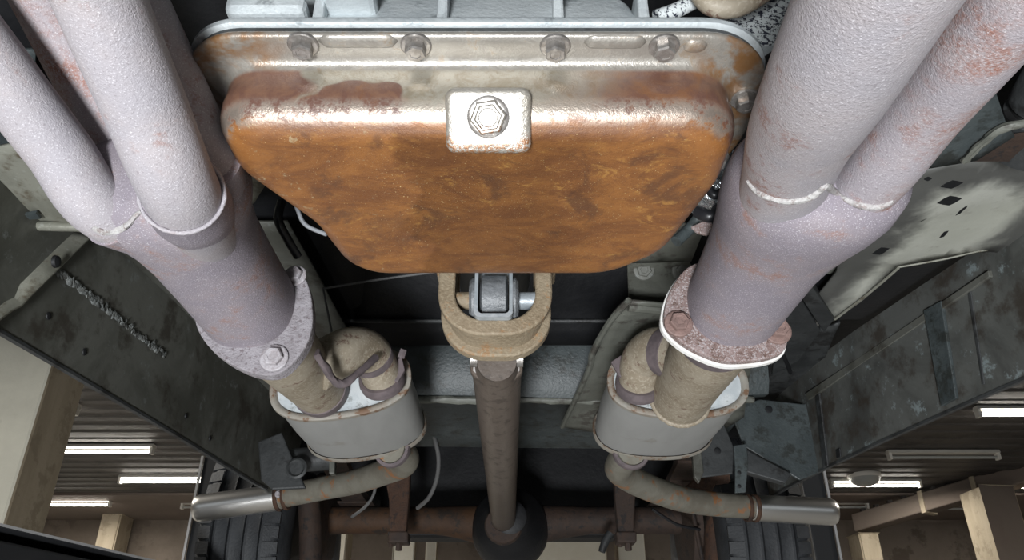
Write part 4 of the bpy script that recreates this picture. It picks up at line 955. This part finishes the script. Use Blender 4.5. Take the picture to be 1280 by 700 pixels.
for s, nm in ((-1, 0), (1, 1)):
    m = MB(); lathe(m, V((-.018+s*.468, AY, AZ-.01)), (s, 0, 0), [(.05, -.02), (.125, -.01), (.13, 0), (.13, .012), (.11, .015)], 40); m.build('brake_drum', M['rust_dark'], t, smooth=30)
# spring seats and rusty links
for s, xs, lab in ((-1, 497, 'rusty hanging spring link under the tailpipe with rust edges'), (1, 783, 'rusty hanging spring link below the dull tailpipe bend')):
    tl = thing('spring_link', U(xs, 640, 1.80), lab, 'link')
    m = MB(); slab(m, [U(xs+dx*s*-1, py, 1.80) for dx, py in ((-18, 580), (16, 580), (14, 625), (10, 668), (-10, 668), (-11, 625))], (0, .03, 0)); m.build('link_plate', M['rust_dark'] if s > 0 else M['rust'], tl, smooth=0, bevel=.004)
    m = MB(); slab(m, [U(xs+dx, py, 1.795) for dx, py in ((-13, 664), (13, 664), (13, 678), (-11, 678))], (0, .05, 0)); m.build('spring_seat', M['rust_dark'], tl, smooth=0, bevel=.004)
    hexbolt('seat_bolt', U(xs+2, 678, 1.81), (0, 0, -1), .008, M['rust_dark'], tl, True, .018)
    hexbolt('seat_bolt', U(xs-8, 678, 1.83), (0, 0, -1), .006, M['rust_dark'], tl, True, .010)
# leaf springs along the car over the axle
for s, lab in ((-1, 'dark leaf spring pack over the rust-brown axle end'), (1, 'dark leaf spring pack over the blackened axle end')):
    tl = thing('leaf_spring', V((s*.40, AY, .41)), lab, 'leaf spring', 'leaf springs')
    for k in range(4):
        L = .55-.11*k; m = MB(); rs = []
        for j in range(13):
            u = -1+j/6; y = AY+u*L; z = .426 + .012*k*0 - .0052*k + .05*(u*L)**2*4
            rs.append([V((s*.40-.03, y, z-.0018)), V((s*.40+.03, y, z-.0018)), V((s*.40+.03, y, z+.0035)), V((s*.40-.03, y, z+.0035))])
        m.rings(rs); m.build('leaf', M['rust_dark'], tl, smooth=30)
    m = MB(); m.box((s*.40-.045, AY-.05, .4065), (s*.40+.045, AY+.05, .412)); m.build('clamp_plate', M['rust_dark'], tl, smooth=0, bevel=.003)
t = thing('fuel_tank', V((-.02, 2.45, .42)), 'black flat fuel tank hanging behind the axle', 'fuel tank')
m = MB(); m.box((-.37, 2.38, .392), (.33, 2.50, .60)); m.build('tank_body', M['black'], t, smooth=0, bevel=.02)
m = MB(); m.box((-.385, 2.385, .46), (.345, 2.495, .468)); m.build('seam_flange', M['black'], t, smooth=0)
t = thing('rear_valance', V((0, 2.6, .45)), 'dark body underside closing the rear above the axle', 'panel')
m = MB(); m.box((-.84, 2.44, .42), (-.39, 2.46, .66)); m.box((.35, 2.44, .42), (.84, 2.46, .66)); m.box((-.39, 2.30, .44), (.35, 2.34, .66)); m.build('valance_sheet', M['black'], t, smooth=0)
# shock absorber by the dark tyre
t = thing('shock_absorber', V((.47, 1.8, .3)), 'rusty shock absorber by the tyre nearest the strap hanger', 'shock absorber')
m = MB(); tube(m, [U(892, 705, 1.86), U(893, 660, 1.86), U(897, 640, 1.86)], .022, 20, 2); m.build('body', M['rust'], t)
m = MB(); tube(m, [U(878, 700, 1.85), U(872, 670, 1.85), U(866, 640, 1.85)], .005, 10, 2); m.build('rod', M['rust_dark'], t)
t = thing('shock_absorber', V((-.50, 1.8, .3)), 'dark brown shock absorber by the tyre beneath the rust-edged tailpipe', 'shock absorber')
m = MB(); tube(m, [U(388, 705, 1.86), U(388, 660, 1.86), U(386, 630, 1.86)], .026, 20, 2); m.build('body', M['rust_dark'], t)
# rusty bracket over the tailpipe
t = thing('rusty_bracket', U(890, 600, 1.75), 'red rusty bracket between the hanger plates and the dull tailpipe', 'bracket')
m = MB(); slab(m, [U(*p, 1.70) for p in ((852, 612), (866, 600), (912, 590), (914, 602), (896, 604), (888, 618), (856, 622))], (0, .02, 0)); m.build('bracket_plate', M['rust'], t, smooth=0, bevel=.003)

def tyre(cx, label):
    Rr, Wd = .335, .195; cy, cz = 2.09, .315
    t = thing('tyre', (cx, cy, cz), label, 'tyre', 'rear tyres')
    hw = Wd/2; prof = [(.19, -hw*.80), (.205, -hw*.92), (.25, -hw*1.04), (.295, -hw*1.02), (.318, -hw*.93), (Rr-.006, -hw*.82)]
    gr = [-.053, -.018, .018, .053]
    for g in gr: prof += [(Rr-.001, g-.0085), (Rr, g-.0045), (Rr-.009, g-.0035), (Rr-.009, g+.0035), (Rr, g+.0045), (Rr-.001, g+.0085)]
    prof += [(Rr-.006, hw*.82), (.318, hw*.93), (.295, hw*1.02), (.25, hw*1.04), (.205, hw*.92), (.19, hw*.80)]
    c = V((cx, cy, cz)); n = 96; m = MB()
    m.rings([[c + V((x, r*math.cos(2*math.pi*k/n), r*math.sin(2*math.pi*k/n))) for k in range(n)] for r, x in prof], False, False)
    m.build('tyre_body', M['rubber'], t, smooth=35)
    m = MB()
    for x0, x1 in ((-hw*.93, -.059), (.059, hw*.93)):
        for k in range(64):
            a0, a1 = 2*math.pi*(k+.10)/64, 2*math.pi*(k+.90)/64
            f = lambda x: Rr + .003 - (.010 if abs(x) > .08 else 0)
            vs = [c + V((x, r*math.cos(a_), r*math.sin(a_))) for a_ in (a0, a1) for x, r in ((x0, f(x0)-.008), (x1, f(x1)-.008), (x1, f(x1)), (x0, f(x0)))]
            m.add(vs, [(0,1,2,3), (7,6,5,4), (0,4,5,1), (1,5,6,2), (2,6,7,3), (3,7,4,0)])
    ob = m.build('tread_block', M['rubber'], t, smooth=0); ob['kind'] = 'stuff'
    lathe(MB(), c - V((hw*.5, 0, 0)), (1, 0, 0), [(.10, .0), (.192, .0), (.192, hw), (.10, hw)], 48).build('wheel_rim', M['rim_dark'], t, smooth=30)
tyre(-.612, 'black grooved rear tyre behind the chrome tip on the weld-seamed rail side')
tyre(.573, 'black grooved rear tyre behind the chrome tip under the drilled strap hanger')
# hoses at the axle
m = MB(); tube(m, [U(541, 540, 1.60), U(548, 570, 1.65), U(546, 598, 1.70), U(536, 622, 1.75), U(522, 635, 1.80)], .0048, 10, 8); tag(m.build('brake_hose', M['cable'], None), 'grey brake hose curving down beside the propshaft', 'hose')
m = MB(); tube(m, [U(470, 602, 1.72), U(467, 618, 1.74), U(457, 633, 1.76), U(440, 646, 1.80)], .0036, 10, 6); tag(m.build('brake_line', M['cable'], None), 'thin grey brake line drooping under the rust-edged tailpipe', 'pipe')
m = MB(); tube(m, [U(815, 636, 1.80), U(845, 655, 1.82), U(875, 662, 1.84)], .0036, 10, 6); tag(m.build('handbrake_cable', M['black_gloss'], None), 'black handbrake cable sagging below the dull tailpipe', 'cable')
m = MB(); tube(m, [U(752, 690, 1.86), U(757, 676, 1.86), U(763, 666, 1.86)], [.008, .010, .009], 10, 4); tag(m.build('bump_stop', M['under_dark'], None), 'small dark hook hanging beside the rusty link of the dull tailpipe', 'hook')
